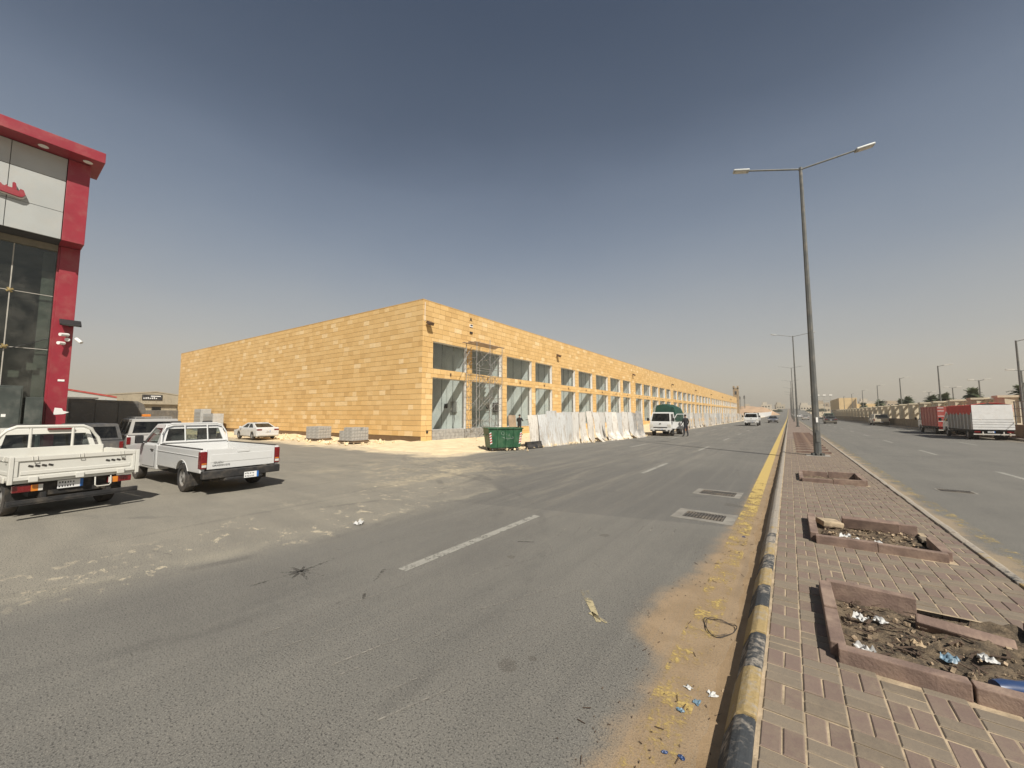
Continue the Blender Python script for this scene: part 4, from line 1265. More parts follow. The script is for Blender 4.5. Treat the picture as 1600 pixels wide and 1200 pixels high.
# ---- cream drop-side pickup at the frame edge
def flatbed_pickup(label, loc, rz, scale):
    t = thing('flatbed_pickup', label, 'pickup', loc, rz, None, scale)
    m = P_CREAM; W = .86; z0, z1 = .76, 1.19; L = 1.72
    g = G(); g.box(0.02, -W, .70, L, W, .755); g.build('bed_floor', m, t, bevel=.008)
    def gate(nm, a, b, out, slots):
        """pressed drop-side panel between two floor points, facing out"""
        a, b, out = Vector(a), Vector(b), Vector(out)
        d = (b - a); Lg = d.length; d.normalize()
        Mx = Matrix((d, out, Vector((0, 0, 1)))).transposed().to_4x4(); Mx.translation = a
        g = G()
        g.box(0, -.03, z0, Lg, .0, z1)
        g.box(0, .001, z0, Lg, .024, z0 + .07); g.box(0, .001, z1 - .07, Lg, .024, z1 + .012); g.box(0, .001, z0 + .071, .05, .024, z1 - .071); g.box(Lg - .05, .001, z0 + .071, Lg, .024, z1 - .071)
        g.box(.08, .001, z0 + .10, Lg - .08, .012, z0 + .17)
        o = g.build(nm, m, t, bevel=.006, seg=1); o.matrix_local = Mx
        for x in slots:
            for k in range(4):
                q = G(); q.obox((x + (k - 1.5) * .085, .004, z1 - .17), (.062, .012, .034), (0, .35, 0)); q.build('slot', M_UNDER, o)
        for x in (Lg * .14, Lg * .5, Lg * .86):
            q = G(); q.tube([(x - .03, .03, z1 + .02), (x - .03, .05, z1 - .06), (x + .03, .05, z1 - .06), (x + .03, .03, z1 + .02)], .007, 5); q.build('rope_hook', m, o)
            q = G(); q.box(x - .06, .0245, z0 - .04, x + .06, .05, z0 + .06); q.build('hinge', m, o, bevel=.008)
        return o
    gate('tailgate', (0, W, 0), (0, -W, 0), (-1, 0, 0), (.33, 1.40))
    gate('side_gate', (L - .06, W + .03, 0), (.01, W + .03, 0), (0, 1, 0), ())
    gate('side_gate', (.01, -W - .03, 0), (L - .06, -W - .03, 0), (0, -1, 0), ())
    g = G(); g.box(L - .05, -W, .756, L, W, 1.28); g.build('headboard', m, t, bevel=.01)
    g = G()
    for z in (.84, .95, 1.06): g.box(L - .075, -W + .04, z, L - .051, W - .04, z + .04)
    g.build('headboard_rib', m, t)
    g = G()
    g.tube([(L, W - .02, .78), (L, W - .02, 1.22), (L, W - .10, 1.45), (L, W - .22, 1.66), (L, W - .36, 1.735), (L, -W + .36, 1.735), (L, -W + .22, 1.66), (L, -W + .10, 1.45), (L, -W + .02, 1.22), (L, -W + .02, .78)], .036, 10)
    g.tube([(L, .30, 1.26), (L, .30, 1.73)], .026, 8); g.tube([(L, -.34, 1.26), (L, -.34, 1.73)], .026, 8)
    g.build('hoop_frame', m, t, smooth=50)
    # corner posts
    for s in (1, -1):
        g = G(); g.box(-.034, s * (W + .035) - .03, z0 - .06, .03, s * (W + .035) + .03, z1 + .02); g.build('corner_post', m, t, bevel=.01)
        g = G(); y0, y1 = sorted((s * (W - .02), s * (W - .40)))
        g.box(.06, y0, .53, .14, y1, .66); tl = g.build('tail_lamp', M_TLRED, t, bevel=.012)
        g = G(); y0, y1 = sorted((s * (W - .245), s * (W - .335))); g.box(.052, y0, .535, .061, y1, .655); g.build('indicator_lens', M_TLORG, tl)
        g = G(); y0, y1 = sorted((s * (W - .336), s * (W - .395))); g.box(.052, y0, .535, .061, y1, .655); g.build('reversing_lens', M_TLWHT, tl)
    g = G(); g.box(.15, -.62, .42, 4.7, .62, .69); g.box(.75, -.72, .25, 1.35, .72, .42); g.build('chassis', M_UNDER, t)
    g = G(); g.box(-.06, -W - .06, .30, .02, W + .06, .40); g.box(.021, -.5, .32, .2, -.42, .5); g.box(.021, .42, .32, .2, .5, .5)
    g.box(-.07, -W - .055, .33, -.061, W + .055, .37)
    g.build('rear_bumper', M_TRIM, t, bevel=.01)
    plate(t, .12, .08, .60, -1, .36, .16)
    g = G(); g.tube([(.03, -.25, .69), (.01, -.25, .52), (.0, -.28, .49), (.0, -.46, .49), (.01, -.49, .52), (.03, -.49, .69)], .012, 6); g.build('tow_hoop', P_CREAM, t)
    for s in (1, -1):
        for wx in (.98, 3.95): wheel(t, wx, s * .70, .36, .21)
        g = G(); g.box(.50, s * .70 - .13, .22, .512, s * .70 + .13, .6); g.build('mud_flap', M_UNDER, t)
    W2 = .83
    g = G(); pr = prof(L + .06, 4.75, .45, [(3.95, .42)], [(4.76, .95), (4.55, 1.06), (3.75, 1.13), (L + .06, 1.13)], .36)
    g.prism(pr, -W2, W2, 'y'); g.build('body', m, t, bevel=.04, seg=3, smooth=40)
    greenhouse(t, (L + .08, 3.5, W2 - .03, W2 - .05, 1.125), (L + .20, 2.9, W2 - .17, W2 - .17, 1.66), m, side=[(.14, .88, .08, .85)], rear=[(.06, .94, .16, .82)], front=[(.06, .94, .08, .92)], gl=M_CLEARGL)
    g = G(); g.box(L + .14, -.40, 1.655, L + .19, .02, 1.69); g.build('brake_lamp', M_TLRED, t)
    seats(t, L + .40, .95, .46, 2, .38)
    g = G(); g.box(3.45, -.74, 1.0, 3.8, .74, 1.17); g.build('dashboard', M_SEAT, t)
    g = G(); g.box(3.0, .0, 1.02, 3.05, .5, 1.36); g.build('red_cloth', P_FRED, t)
    for s in (1, -1):
        g = G(); y0, y1 = sorted((s * (W2 + .03), s * (W2 + .2))); g.box(3.5, y0, 1.12, 3.6, y1, 1.32); g.build('mirror', M_TRIM, t, bevel=.03)
    return t
flatbed_pickup('cream drop-side flatbed pickup with hoop frame at the left edge', (-10.68, 1.21, 0), PI + .170, .895)

# ---- generic saloon / estate
def car(name, label, cat, loc, rz, body, kind='saloon', scale=1.0, group=None, rack=False, lit=False, simple=False):
    t = thing(name, label, cat, loc, rz, group, scale)
    if kind == 'saloon':
        L, W, r, zb, belt, roof = 4.62, .89, .32, .27, .93, 1.44
        top = [(L - .02, .42), (L, .62), (L - .12, .74), (3.75, .88), (3.4, .96), (.75, 1.0), (.14, 1.05), (.03, .98), (-.01, .72), (.02, .5)]
        b = (.30, 3.62, W - .07, W - .06, .95); rf = (1.38, 2.52, W - .27, W - .27, roof - .04)
        ar = [(.95, .37), (3.62, .37)]; sw_ = [(.16, .47, .12, .86), (.51, .84, .12, .86)]; rw = [(.06, .94, .14, .92)]
    elif kind == 'suv':
        L, W, r, zb, belt, roof = 4.85, .94, .38, .38, 1.13, 1.84
        top = [(L - .02, .55), (L, .80), (L - .08, 1.0), (3.75, 1.10), (3.5, belt), (.05, belt), (.0, 1.0), (-.01, .6)]
        b = (.02, 3.75, W - .04, W - .05, 1.125); rf = (.20, 3.0, W - .17, W - .17, roof - .04)
        ar = [(.95, .45), (3.85, .45)]; sw_ = [(.04, .28, .10, .84), (.32, .60, .10, .84), (.64, .93, .10, .84)]; rw = [(.07, .93, .12, .86)]
    else:  # crew pickup
        L, W, r, zb, belt, roof = 5.1, .92, .38, .42, 1.10, 1.74
        top = [(L - .02, .6), (L, .80), (L - .1, 1.0), (4.0, 1.08), (3.75, belt), (.0, belt), (-.01, .6)]
        b = (1.50, 3.95, W - .04, W - .05, 1.095); rf = (1.65, 3.15, W - .18, W - .18, roof - .04)
        ar = [(1.1, .45), (4.15, .45)]; sw_ = [(.06, .40, .10, .84), (.44, .86, .10, .84)]; rw = [(.07, .93, .12, .84)]
    g = G(); g.prism(prof(.0, L - .03, zb, ar, top, r), -W, W, 'y'); g.build('body', body, t, bevel=.055 if not simple else .04, seg=3, smooth=40)
    greenhouse(t, b, rf, body, side=sw_, rear=rw, front=[(.05, .95, .10, .93)], gl=M_CARGL)
    g = G(); g.box(.25, -W + .28, .20, L - .3, W - .28, .5); g.box(.6, -W + .12, .45, L - 1.2, W - .12, belt - .12); g.build('underbody', M_UNDER, t)
    for s in (1, -1):
        for wx, _ in ar: wheel(t, wx, s * (W - .115), r, .21, spokes=5)
        y0, y1 = sorted((s * (W - .40), s * (W - .01)))
        g = G()
        if kind == 'saloon': g.box(-.022, y0, .78, .05, y1, .90)
        else: g.box(-.022, min(s * (W - .14), s * (W - .01)), .72, .05, max(s * (W - .14), s * (W - .01)), 1.04)
        g.build('tail_lamp', M_TLRED, t, bevel=.015)
        g = G(); g.box(L - .10, y0, .66 if kind == 'saloon' else .80, L + .006, y1, .76 if kind == 'saloon' else .95); g.build('headlamp', M_TLWHT, t, bevel=.02)
        g = G(); y0, y1 = sorted((s * (W + .0), s * (W + .17))); xm = b[1] - .55
        g.box(xm - .06, y0, belt + .02, xm + .04, y1, belt + .19); g.build('mirror', body, t, bevel=.04)
        for k in range(2 if kind != 'pickup' else 2):
            xh = (1.45 if kind != 'pickup' else 1.75) + k * 1.05
            g = G(); y0, y1 = sorted((s * (W - .005), s * (W + .02))); g.box(xh, y0, belt - .14, xh + .2, y1, belt - .11); g.build('handle', body, t)
    g = G(); g.box(-.05, -W + .08, zb + .06, .02, W - .08, zb + .22); g.build('rear_bumper', M_TRIM if kind != 'saloon' else body, t, bevel=.03)
    g = G(); g.box(L - .02, -W + .1, zb + .05, L + .04, W - .1, zb + .20); g.box(L - .05, -.5, zb + .24, L + .012, .5, zb + .36); g.build('front_bumper', M_TRIM, t, bevel=.03)
    plate(t, -.052 if kind != 'saloon' else -.024, 0, zb + (.18 if kind != 'saloon' else .44), -1, .33, .13)
    plate(t, L + .041, 0, zb + .14, 1, .33, .11)
    seats(t, b[0] + 1.4, belt - .3, .46, 2, .36)
    if rack:
        g = G()
        for s in (1, -1): g.tube([(.5, s * .62, roof + .06), (2.9, s * .62, roof + .06)], .018, 6)
        for x in (.6, 1.4, 2.2, 2.8): g.tube([(x, -.62, roof + .06), (x, .62, roof + .06)], .015, 6); g.tube([(x, .62, roof - .02), (x, .62, roof + .06)], .014, 5); g.tube([(x, -.62, roof - .02), (x, -.62, roof + .06)], .014, 5)
        g.build('roof_rack', body, t)
        g = G(); g.box(1.0, .05, roof + .08, 1.3, .35, roof + .2); g.build('beacon', M_TLORG, t, bevel=.03)
    return t
car('saloon_car', 'white saloon car parked by the stone side wall', 'car', (-29.3, 11.95, .06), PI + .02, P_WHITE, 'saloon', .80)
car('parked_suv', 'silver grey estate with roof rack parked behind the clean white pickup', 'car', (-20.6, 4.30, 0), PI - .05, P_SILVER, 'suv', .88, rack=True)
car('parked_suv', 'dark grey car parked between the flatbed and the silver estate', 'car', (-19.3, 2.45, 0), PI + .08, P_GREY, 'suv', .80)
car('moving_car', 'dark car coming down the left road behind the white truck', 'car', (-2.75, 99, 0), -PI / 2, P_BLUE, 'saloon', .98)
car('moving_car', 'black saloon driving away on the right carriageway', 'car', (6.2, 92, 0), PI / 2, P_DARK, 'saloon', 1.0)
car('pickup_truck', 'beige pickup parked along the lattice wall kerb', 'pickup', (11.75, 83, 0), PI / 2, P_BEIGE, 'suv', 1.0)
car('moving_car', 'dark green crew pickup ahead of the black saloon', 'pickup', (8.1, 124, 0), PI / 2, P_GREEN, 'pickup', 1.18)
car('moving_car', 'small silver car half hidden behind the nearest lamp post', 'car', (4.1, 150, 0), PI / 2, P_SILVER, 'saloon', 1.0)
car('moving_car', 'white car farthest away on the right carriageway', 'car', (3.6, 215, ground_z(215)), PI / 2, P_WHITE, 'saloon', 1.1)

# ---- cab-over light trucks (front face at x = L)
def cab_over(t, L, body, W=.84, roofz=1.98, open_door=False, gl=None):
    cl = 1.55  # cab length
    x0 = L - cl
    r = .34
    g = G()
    pr = prof(x0, L - .02, .48, [(x0 + .72, .43)], [(L + .02, .55), (L + .02, .80), (L - .04, 1.16), (x0, 1.16)], r)
    g.prism(pr, -W, W, 'y'); g.build('body', body, t, bevel=.045, seg=3, smooth=40)
    greenhouse(t, (x0 + .02, L - .06, W - .01, W - .02, 1.155), (x0 + .06, L - .42, W - .12, W - .14, roofz - .03), body, side=[(.22, .90, .10, .84)], rear=[(.1, .9, .3, .8)], front=[(.055, .945, .06, .90)], gl=M_CARGL)
    g = G(); g.box(x0 + .1, -.75, .7, L - .2, .75, 1.1); g.box(L - .45, -.72, 1.1, L - .18, .72, 1.2); g.build('dashboard', M_SEAT, t)
    seats(t, x0 + .35, 1.05, .46, 2, .38)
    g = G(); g.box(L + .0, -W + .03, .40, L + .07, W - .03, .60); bp = g.build('front_bumper', body, t, bevel=.03)
    g = G(); g.box(L + .055, -.45, .43, L + .075, .45, .52); g.build('air_intake', M_UNDER, bp)
    plate(t, L + .077, 0, .56, 1, .34, .11, bp)
    for s in (1, -1):
        y0, y1 = sorted((s * (W - .28), s * (W + .004)))
        g = G(); g.box(L - .10, y0, .70, L + .028, y1, .98); g.build('headlamp', M_TLWHT, t, bevel=.03)
        g = G(); y0, y1 = sorted((s * (W - .25), s * (W - .10))); g.box(L + .06, y0, .43, L + .076, y1, .50); g.build('fog_lamp', M_UNDER, bp)
        g = G(); y0, y1 = sorted((s * (W + .08), s * (W + .24))); g.box(L - .16, y0, 1.22, L - .06, y1, 1.48)
        g.tube([(L - .12, s * (W - .06), 1.30), (L - .10, s * (W + .12), 1.36)], .018, 6); g.build('mirror', M_TRIM, t, bevel=.03)
        wheel(t, x0 + .72, s * (W - .12), r, .20)
        if not (open_door and s > 0):
            y0, y1 = sorted((s * W, s * (W + .006))); g = G(); g.box(x0 + .12, y0, .80, L - .25, y1, 1.13); d_ = g.build('door', body, t, bevel=.004, seg=1)
            y0, y1 = sorted((s * (W + .007), s * (W + .03))); g = G(); g.box(x0 + .2, y0, .98, x0 + .36, y1, 1.02); g.build('handle', M_TRIM, d_)
    g = G(); g.box(L + .022, -.07, .98, L + .034, .07, 1.05); g.build('badge', M_TRIM, t, bevel=.004)
    g = G(); g.box(L + .004, -W + .3, .66, L + .026, W - .3, .74); g.build('grille', M_TRIM, t)
    if open_door:
        # driver's door swung out about its front edge
        hinge = Vector((L - .26, W + .02, 0)); a = R(58)
        d = Vector((-math.cos(a), math.sin(a), 0)); nn = Vector((-d.y, d.x, 0))
        g = G(); P = lambda s, z, k=0: hinge + d * s + nn * k + Vector((0, 0, z))
        for (s0, s1, z0, z1) in ((0, 1.0, .62, 1.16),):
            g.raw([P(s, z, k) for k in (0, .06) for s, z in ((s0, z0), (s1, z0), (s1, z1), (s0, z1))], [(0, 1, 2, 3), (7, 6, 5, 4), (0, 4, 5, 1), (1, 5, 6, 2), (2, 6, 7, 3), (3, 7, 4, 0)])
        for p0, p1 in ((P(.03, 1.16, .03), P(.42, 1.80, .03)), (P(.42, 1.80, .03), P(.96, 1.80, .03)), (P(.96, 1.80, .03), P(.97, 1.16, .03))):
            g.bar(p0, p1, .05, .05)
        do = g.build('open_door', body, t)
        g = G(); g.face([P(.08, 1.17, .03), P(.94, 1.17, .03), P(.93, 1.77, .03), P(.45, 1.77, .03)]); g.build('pane', M_CLEARGL, do)
    return x0
M_TARP = None
t_ = NT('green_tarpaulin'); o_ = t_.obj()
c_ = t_.mix(t_.step(t_.noise(o_, 3, 5), .3, .7), (.008, .045, .03), (.014, .07, .045))
t_.bump(t_.noise(t_.scale(o_, (1, 3, .5)), 3.5, 4), .7, .06); M_TARP = t_.fin(c_, .55)
M_BEDW = paint('truck_bed_white', (.66, .66, .63), .3)
def flat_bed(t, x0, W=.86, h=.38, m=M_BEDW, L0=.0):
    g = G(); g.box(L0, -W, .80, x0 - .08, W, .88); g.build('bed_floor', m, t)
    g = G(); g.box(.1, -.4, .5, x0 + .8, .4, .79); g.build('chassis', M_UNDER, t)
    for s in (1, -1):
        y0, y1 = sorted((s * (W - .03), s * (W + .01))); g = G(); g.box(L0, y0, .881, x0 - .08, y1, .88 + h); g.build('side_board', m, t, bevel=.008)
        for z in (.95, 1.10):
            y0, y1 = sorted((s * (W + .011), s * (W + .022))); g = G(); g.box(L0 + .05, y0, z, x0 - .13, y1, z + .05); g.build('board_rib', m, t)
        wheel(t, .85, s * (W - .14), .34, .24); wheel(t, .85 if True else 0, s * (W - .40), .33, .18)
    g = G(); g.box(L0 - .04, -W, .881, L0 - .002, W, .88 + h); g.build('tailboard', m, t, bevel=.008)
# truck unloading by the fence
t = thing('light_truck', 'white light truck with green tarpaulin load and open door by the fence', 'truck', (-8.66, 38.0, 0), -PI / 2, None, 1.0)
x0 = cab_over(t, 5.0, P_WHITE, .85, 1.96, True)
flat_bed(t, x0)
from mathutils import noise as mnoise
def tarp(u, v):
    # load under a sheet: high over the middle, sagging to the side boards
    x = .05 + 3.25 * u; a = (v - .5) * 2
    hgt = 2.05 + .60 * math.sin(min(1, u * 2.2) * PI / 2) * (1 - .45 * abs(a) ** 2.5 - .25 * a) * (1 - .35 * max(0, u - .6))
    y = a * .92; z = hgt if abs(a) < .82 else 1.2 + (hgt - 1.2) * (1 - abs(a)) / .18
    n = mnoise.noise((x * 1.6, a * 3, 2)) * .08 + mnoise.noise((x * 5, a * 9, 4)) * .035
    return (x + n * .5, y + (n * .5 if abs(a) > .5 else 0), z + n)
g = G(); g.grid(tarp, 26, 26)
for u in (0, 1):
    g.grid(lambda p, q, u=u: (lambda b: (b[0] + (.02 if u else -.02) * q, b[1] * (1 - .03 * q), b[2] + (1.0 - b[2]) * q))(tarp(u, p)), 26, 6)
tp = g.build('tarpaulin', M_TARP, None, weld=True, smooth=55); tp.parent = t
# oncoming truck
t = thing('light_truck', 'white light truck driving towards the camera on the left road', 'truck', (-4.75, 74.6, 0), -PI / 2, None, 1.08)
x0 = cab_over(t, 5.0, P_WHITE, .86, 1.80)
flat_bed(t, x0, .9, .4)
g = G(); g.box(x0 - .06, -.86, .9, x0 - .02, .86, 1.85); g.build('head_frame', M_TRIM, t)
g = G(); g.box(x0 - .9, -.95, 1.30, x0 - .1, -.55, 1.92); g.build('load_sack', M_TRIM, t, bevel=.08)

# ---- two trucks parked along the right kerb
M_CANVG = mat('grey_canvas', (.27, .255, .23), .85, .15, 2, .4, 6)
M_CANVR = mat('red_canvas', (.55, .045, .03), .75, .12, 2, .4, 6)
M_ALU = mat('white_steel_sheet', (.74, .74, .72), .5, .06, 2, dirt=.2)
def stake_truck(label, loc, maroon):
    t = thing('box_truck', label, 'truck', loc, PI / 2, None, 1.0)
    W, L = .93, 5.2; z0, z1 = .70, 2.42
    x0 = cab_over(t, L + 1.7, P_WHITE, .85, 2.02)
    g = G(); g.box(.05, -W, z0 - .12, L, W, z0); g.build('bed_floor', M_UNDER, t)
    g = G(); g.box(.2, -.4, .42, x0 + .9, .4, z0 - .13); g.build('chassis', M_UNDER, t)
    for s in (1, -1):
        for wx in (1.25,): wheel(t, wx, s * (W - .14), .36, .24); wheel(t, wx, s * (W - .42), .35, .2)
    if maroon:
        for s in (1, -1):
            y0, y1 = sorted((s * (W - .03), s * W)); g = G(); g.box(.0, y0, z0 + .002, L, y1, z1); sd = g.build('side_panel', P_FRED, t)
            for k in range(6):
                y0, y1 = sorted((s * (W + .001), s * (W + .02))); g = G(); g.box(.2 + k * .95, y0, z0 + .05, .26 + k * .95, y1, z1 - .02); g.build('side_rib', P_FRED, sd)
        g = G(); g.box(-.04, -W, z0 + .002, -.002, W, z1); rp = g.build('rear_panel', P_FRED, t)
        for z in (1.15, 1.6, 2.05, 2.32):
            g = G(); g.box(-.052, -W + .02, z, -.041, -W + .4, z + .05); g.box(-.052, W - .4, z, -.041, W - .02, z + .05); g.build('white_stripe', M_ALU, rp)
        g = G(); g.box(-.05, -W - .02, z1 + .002, L + .02, W + .02, z1 + .05); g.build('roof', P_FRED, t, bevel=.015)
    else:
        for s in (1, -1):
            y0, y1 = sorted((s * (W - .03), s * W)); g = G(); g.box(.0, y0, z0 + .002, L, y1, 1.95); sd = g.build('side_canvas', M_CANVG, t)
            for k in range(8):
                y0, y1 = sorted((s * (W + .001), s * (W + .03))); g = G(); g.box(.1 + k * .7, y0, z0 + .02, .15 + k * .7, y1, 1.9); g.build('side_stake', M_ALU, sd)
            y0, y1 = sorted((s * (W - .02), s * (W + .012))); g = G()
            pts = [(.0, 1.952)] + [(.0 + L * k / 12, 1.952 - (.0 if k in (0, 12) else .22 * abs(math.sin(k * 1.3)))) for k in range(1, 13)] + [(L, z1), (.0, z1)]
            g.prism(pts, s * (W + .004), s * (W + .022), 'y'); g.build('red_canvas', M_CANVR, t)
            g = G(); g.box(.02, min(s * (W - .03), s * W), 1.951, L, max(s * (W - .03), s * W), z1 - .01); g.build('upper_canvas', M_CANVR, t)
        g = G(); g.box(-.03, -W, 1.42, -.002, W, z1 + .02); g.build('rear_sheet', M_ALU, t, bevel=.006)
        for k in range(4):
            g = G(); z = z0 + .02 + k * .172; g.box(-.065, -W - .02, z, -.004, W + .02, z + .155); g.build('tail_board', M_ALU, t, bevel=.02)
        def cover(u, v):
            a = (v - .5) * 2; hump = .16 * math.exp(-((u - .06) / .10) ** 2) * (1 - a * a)
            return (-.02 + (L + .04) * u, a * (W + .02), z1 + .01 + .05 * (1 - a * a) + hump * .6 + .012 * math.sin(u * 40))
        g = G(); g.grid(cover, 40, 8); g.build('roof_cover', M_CANVR, t, smooth=60)
        g = G(); g.prism([(-.1, z1 + .021), (.42, z1 + .021), (.34, z1 + .11), (.16, z1 + .155), (-.02, z1 + .11)], -.035, -.028, 'x'); g.build('roof_gap', M_UNDER, t)
    for s in (1, -1):
        g = G(); y0, y1 = sorted((s * (W - .05), s * (W - .33))); g.box(-.02, y0, .52, .05, y1, .62); g.build('tail_lamp', M_TLRED, t)
        g = G(); g.box(.72, s * .74 - .16, .2, .735, s * .74 + .16, .56); g.build('mud_flap', M_UNDER, t)
    g = G(); g.box(-.05, -W, .36, .02, W, .44); g.box(.021, -.5, .3, .06, -.44, .6); g.box(.021, .44, .3, .06, .5, .6); g.build('rear_bumper', M_BEDW, t)
    plate(t, -.022, .1, .56, -1, .34, .12)
    return t
stake_truck('nearer parked truck with white tailboards and red canvas top on the right', (11.38, 41.0, 0), False)
stake_truck('maroon box truck parked ahead of the white-tailed truck', (11.55, 49.6, 0), True)
# ------------------------------------------------------------------ street lamps
M_POLE = mat('painted_pole', (.12, .125, .12), .5, .12, 3, metal=.3, dirt=.25)
M_HEAD = mat('lamp_head_grey', (.34, .35, .34), .45, .1, 5, metal=.3)
M_LENS = mat('lamp_lens', (.50, .50, .46), .3, .05, 5)
def median_lamp(label):
    t = thing('street_lamp', label, 'street lamp', (0, 0, .15), 0, 'twin-arm lamps along the median')
    H = 12.0
    g = G(); g.tube([(0, 0, .02), (0, 0, 3.0), (0, 0, 7.0), (0, 0, H)], .135, 8, r1=.062); g.build('pole', M_POLE, t)
    g = G(); g.lathe([(0, .022), (.24, .022), (.24, 0), (.25, -.02)], (0, 0, 0), 'z', 8); bs = g.build('base_plate', M_POLE, t)
    g = G()
    for k in range(8):
        a = PI / 8 + k * PI / 4; g.obox((.17 * math.cos(a), .17 * math.sin(a), .06), (.02, .10, .09), (0, 0, a + PI / 2))
    g.build('gusset', M_POLE, bs)
    g = G(); g.box(-.06, -.142, .55, .06, -.125, .95); g.build('service_door', M_POLE, t)
    g = G(); g.box(-.04, -.137, 1.32, .03, -.120, 1.52); g.build('sticker', M_PLASTER, t)
    for s in (-1, 1):
        xe, ze = s * 1.90, H + .33
        g = G(); g.tube([(0, 0, H - .05), (s * .12, 0, H - .02), (xe, 0, ze)], .035, 8); g.build('arm', M_POLE, t)
        g = G(); d = Vector((2.05, 0, .33)).normalized()
        a = math.atan2(.33, 1.9)
        g.obox((xe + s * .28, 0, ze + .045), (.62, .27, .085), (0, -s * a, 0)); hd = g.build('lamp_head', M_HEAD, t, bevel=.03)
        g = G(); g.obox((xe + s * .30, 0, ze - .002), (.44, .20, .012), (0, -s * a, 0)); g.build('lamp_lens', M_LENS, hd)
    g = G(); g.lathe([(0, .05), (.07, .03), (.075, -.08)], (0, 0, H), 'z', 8); g.build('cap', M_POLE, t)
    return t
lamp = median_lamp('nearest twin-arm street lamp standing on the brick median')
names = ['second twin-arm street lamp along the median', 'third twin-arm street lamp along the median', 'fourth twin-arm street lamp along the median', 'fifth twin-arm street lamp along the median', 'sixth twin-arm street lamp along the median', 'farthest twin-arm street lamp along the median']
lamp.location = (.86, 19.72, .15); lamp.rotation_euler = (0, 0, .265)
for k, nm in enumerate(names):
    y = 19.72 + 43.4 * (k + 1)
    c = copy_tree(lamp); c.location = (.86, y, .15 + ground_z(y)); c['label'] = nm
g = G(); g.obox((.86, 19.72, .150), (.75, .75, .02)); o = g.build('lamp_footing', mat('footing_concrete', (.30, .275, .235), .9, .2, 4, .4)); tag(o, 'square concrete footing under the nearest street lamp', 'footing')

def side_lamp(name, label, grp, H, double):
    t = thing(name, label, 'street lamp', (0, 0, 0), 0, grp)
    g = G(); g.tube([(0, 0, 0), (0, 0, H)], .09, 8, r1=.055); g.build('pole', M_POLE, t)
    for s in ((1, -1) if double else (1,)):
        g = G(); g.tube([(0, 0, H - .06), (s * (.5 if not double else .4), 0, H + .06)], .03, 6); g.build('arm', M_POLE, t)
        g = G(); g.obox((s * (.82 if not double else .62), 0, H + .10), (.70 if not double else .5, .26, .08), (0, -s * .08, 0)); g.build('lamp_head', mat('pale_lamp_head', (.55, .54, .50), .5), t, bevel=.03)
    g = G(); g.lathe([(.2, 0), (.2, .03), (.1, .06)], (0, 0, 0), 'z', 8); g.build('base_plate', M_POLE, t)
    return t
sl0 = side_lamp('street_lamp', '', 'single-arm lamps behind the lattice wall', 7.25, False)
lb = ['single-arm lamp at the right frame edge, by the white-tailed truck', 'tall single-arm lamp behind the maroon truck', 'third single-arm lamp along the lattice wall', 'fourth single-arm lamp along the lattice wall', 'fifth single-arm lamp along the lattice wall', 'sixth single-arm lamp along the lattice wall', 'seventh single-arm lamp along the lattice wall', 'farthest single-arm lamp along the lattice wall']
for k, l in enumerate(lb):
    c = sl0 if k == 0 else copy_tree(sl0)
    c.location = (13.95, 44.85 + 18.6 * k, 0); c['label'] = l
dl0 = side_lamp('car_park_lamp', '', 'twin-head lamps in the car park beyond the wall', 5.6, True)
for k, (px, py, l) in enumerate(((16.6, 53, 'nearest twin-head car park lamp, at the right frame edge'), (17.6, 66, 'twin-head car park lamp behind the white-tailed truck'), (19.3, 82, 'twin-head car park lamp behind the maroon truck'), (20.0, 97, 'fourth twin-head car park lamp from the right'), (20.6, 114, 'fifth twin-head car park lamp from the right'), (22.0, 150, 'farthest twin-head car park lamp'))):
    c = dl0 if k == 0 else copy_tree(dl0)
    c.location = (px, py, 0); c['label'] = l

# ------------------------------------------------------------------ right side: kerb, pavement, lattice wall
M_WALL = mat('beige_precast', (.56, .49, .36), .9, .12, 1.5, .3, 25)
M_WALLLO = mat('brown_render', (.27, .215, .145), .92, .15, 1.2, .3, 25)
g = G(); g.box(12.45, -30, -.05, 12.63, 300, .15); tag(g.build('kerb', M_KG), kind='structure')
g = G(); g.box(12.632, -30, -.05, 13.6, 300, .145); tag(g.build('pavement', M_BED), kind='structure')
bw = thing('lattice_wall', 'beige precast boundary wall with round piers and lattice along the right road', 'wall', (13.3, 0, .14))
WY0, NP, PITCHW = 45.4, 27, 5.3
g = G(); g.box(-.12, WY0, 0, .12, WY0 + NP * PITCHW, .92); g.build('base_wall', M_WALLLO, bw)
g = G(); g.box(-.16, WY0, .922, .16, WY0 + NP * PITCHW, 1.0); g.build('base_coping', M_WALLLO, bw, bevel=.01)
g = G(); g.prism([(.55, -.42), (.55, .42), (-.15, .5), (-.45, .3), (-.45, -.3), (-.15, -.5)], 0, 1.9, 'z'); g.box(-.5, -.55, 1.901, .6, .55, 2.06)
PIER = g.mesh('pier', M_WALL, smooth=40)
g = G()
for k in range(6):
    y = .95 + k * .68; g.lathe([(.10, 0), (.10, .12), (.15, .2), (.15, .75), (.09, .86), (.09, .94), (.15, 1.05), (.15, 1.62), (.1, 1.72), (.1, 1.8)], (.42, y, 0), 'z', 8)
LAT = g.mesh('lattice_panel', M_WALL, smooth=50)
g = G(); g.box(.30, .51, .86, .54, PITCHW - .51, .97); g.box(.28, .51, 1.80, .56, PITCHW - .51, 1.94)
RAIL = g.mesh('rail', M_WALL)
for k in range(NP):
    y = WY0 + k * PITCHW
    o = link('pier', PIER, bw); o.location = (0, y, 1.002)
    o = link('lattice_panel', LAT, bw); o.location = (0, y, 1.001)
    o = link('rail', RAIL, bw); o.location = (0, y, 1.0)

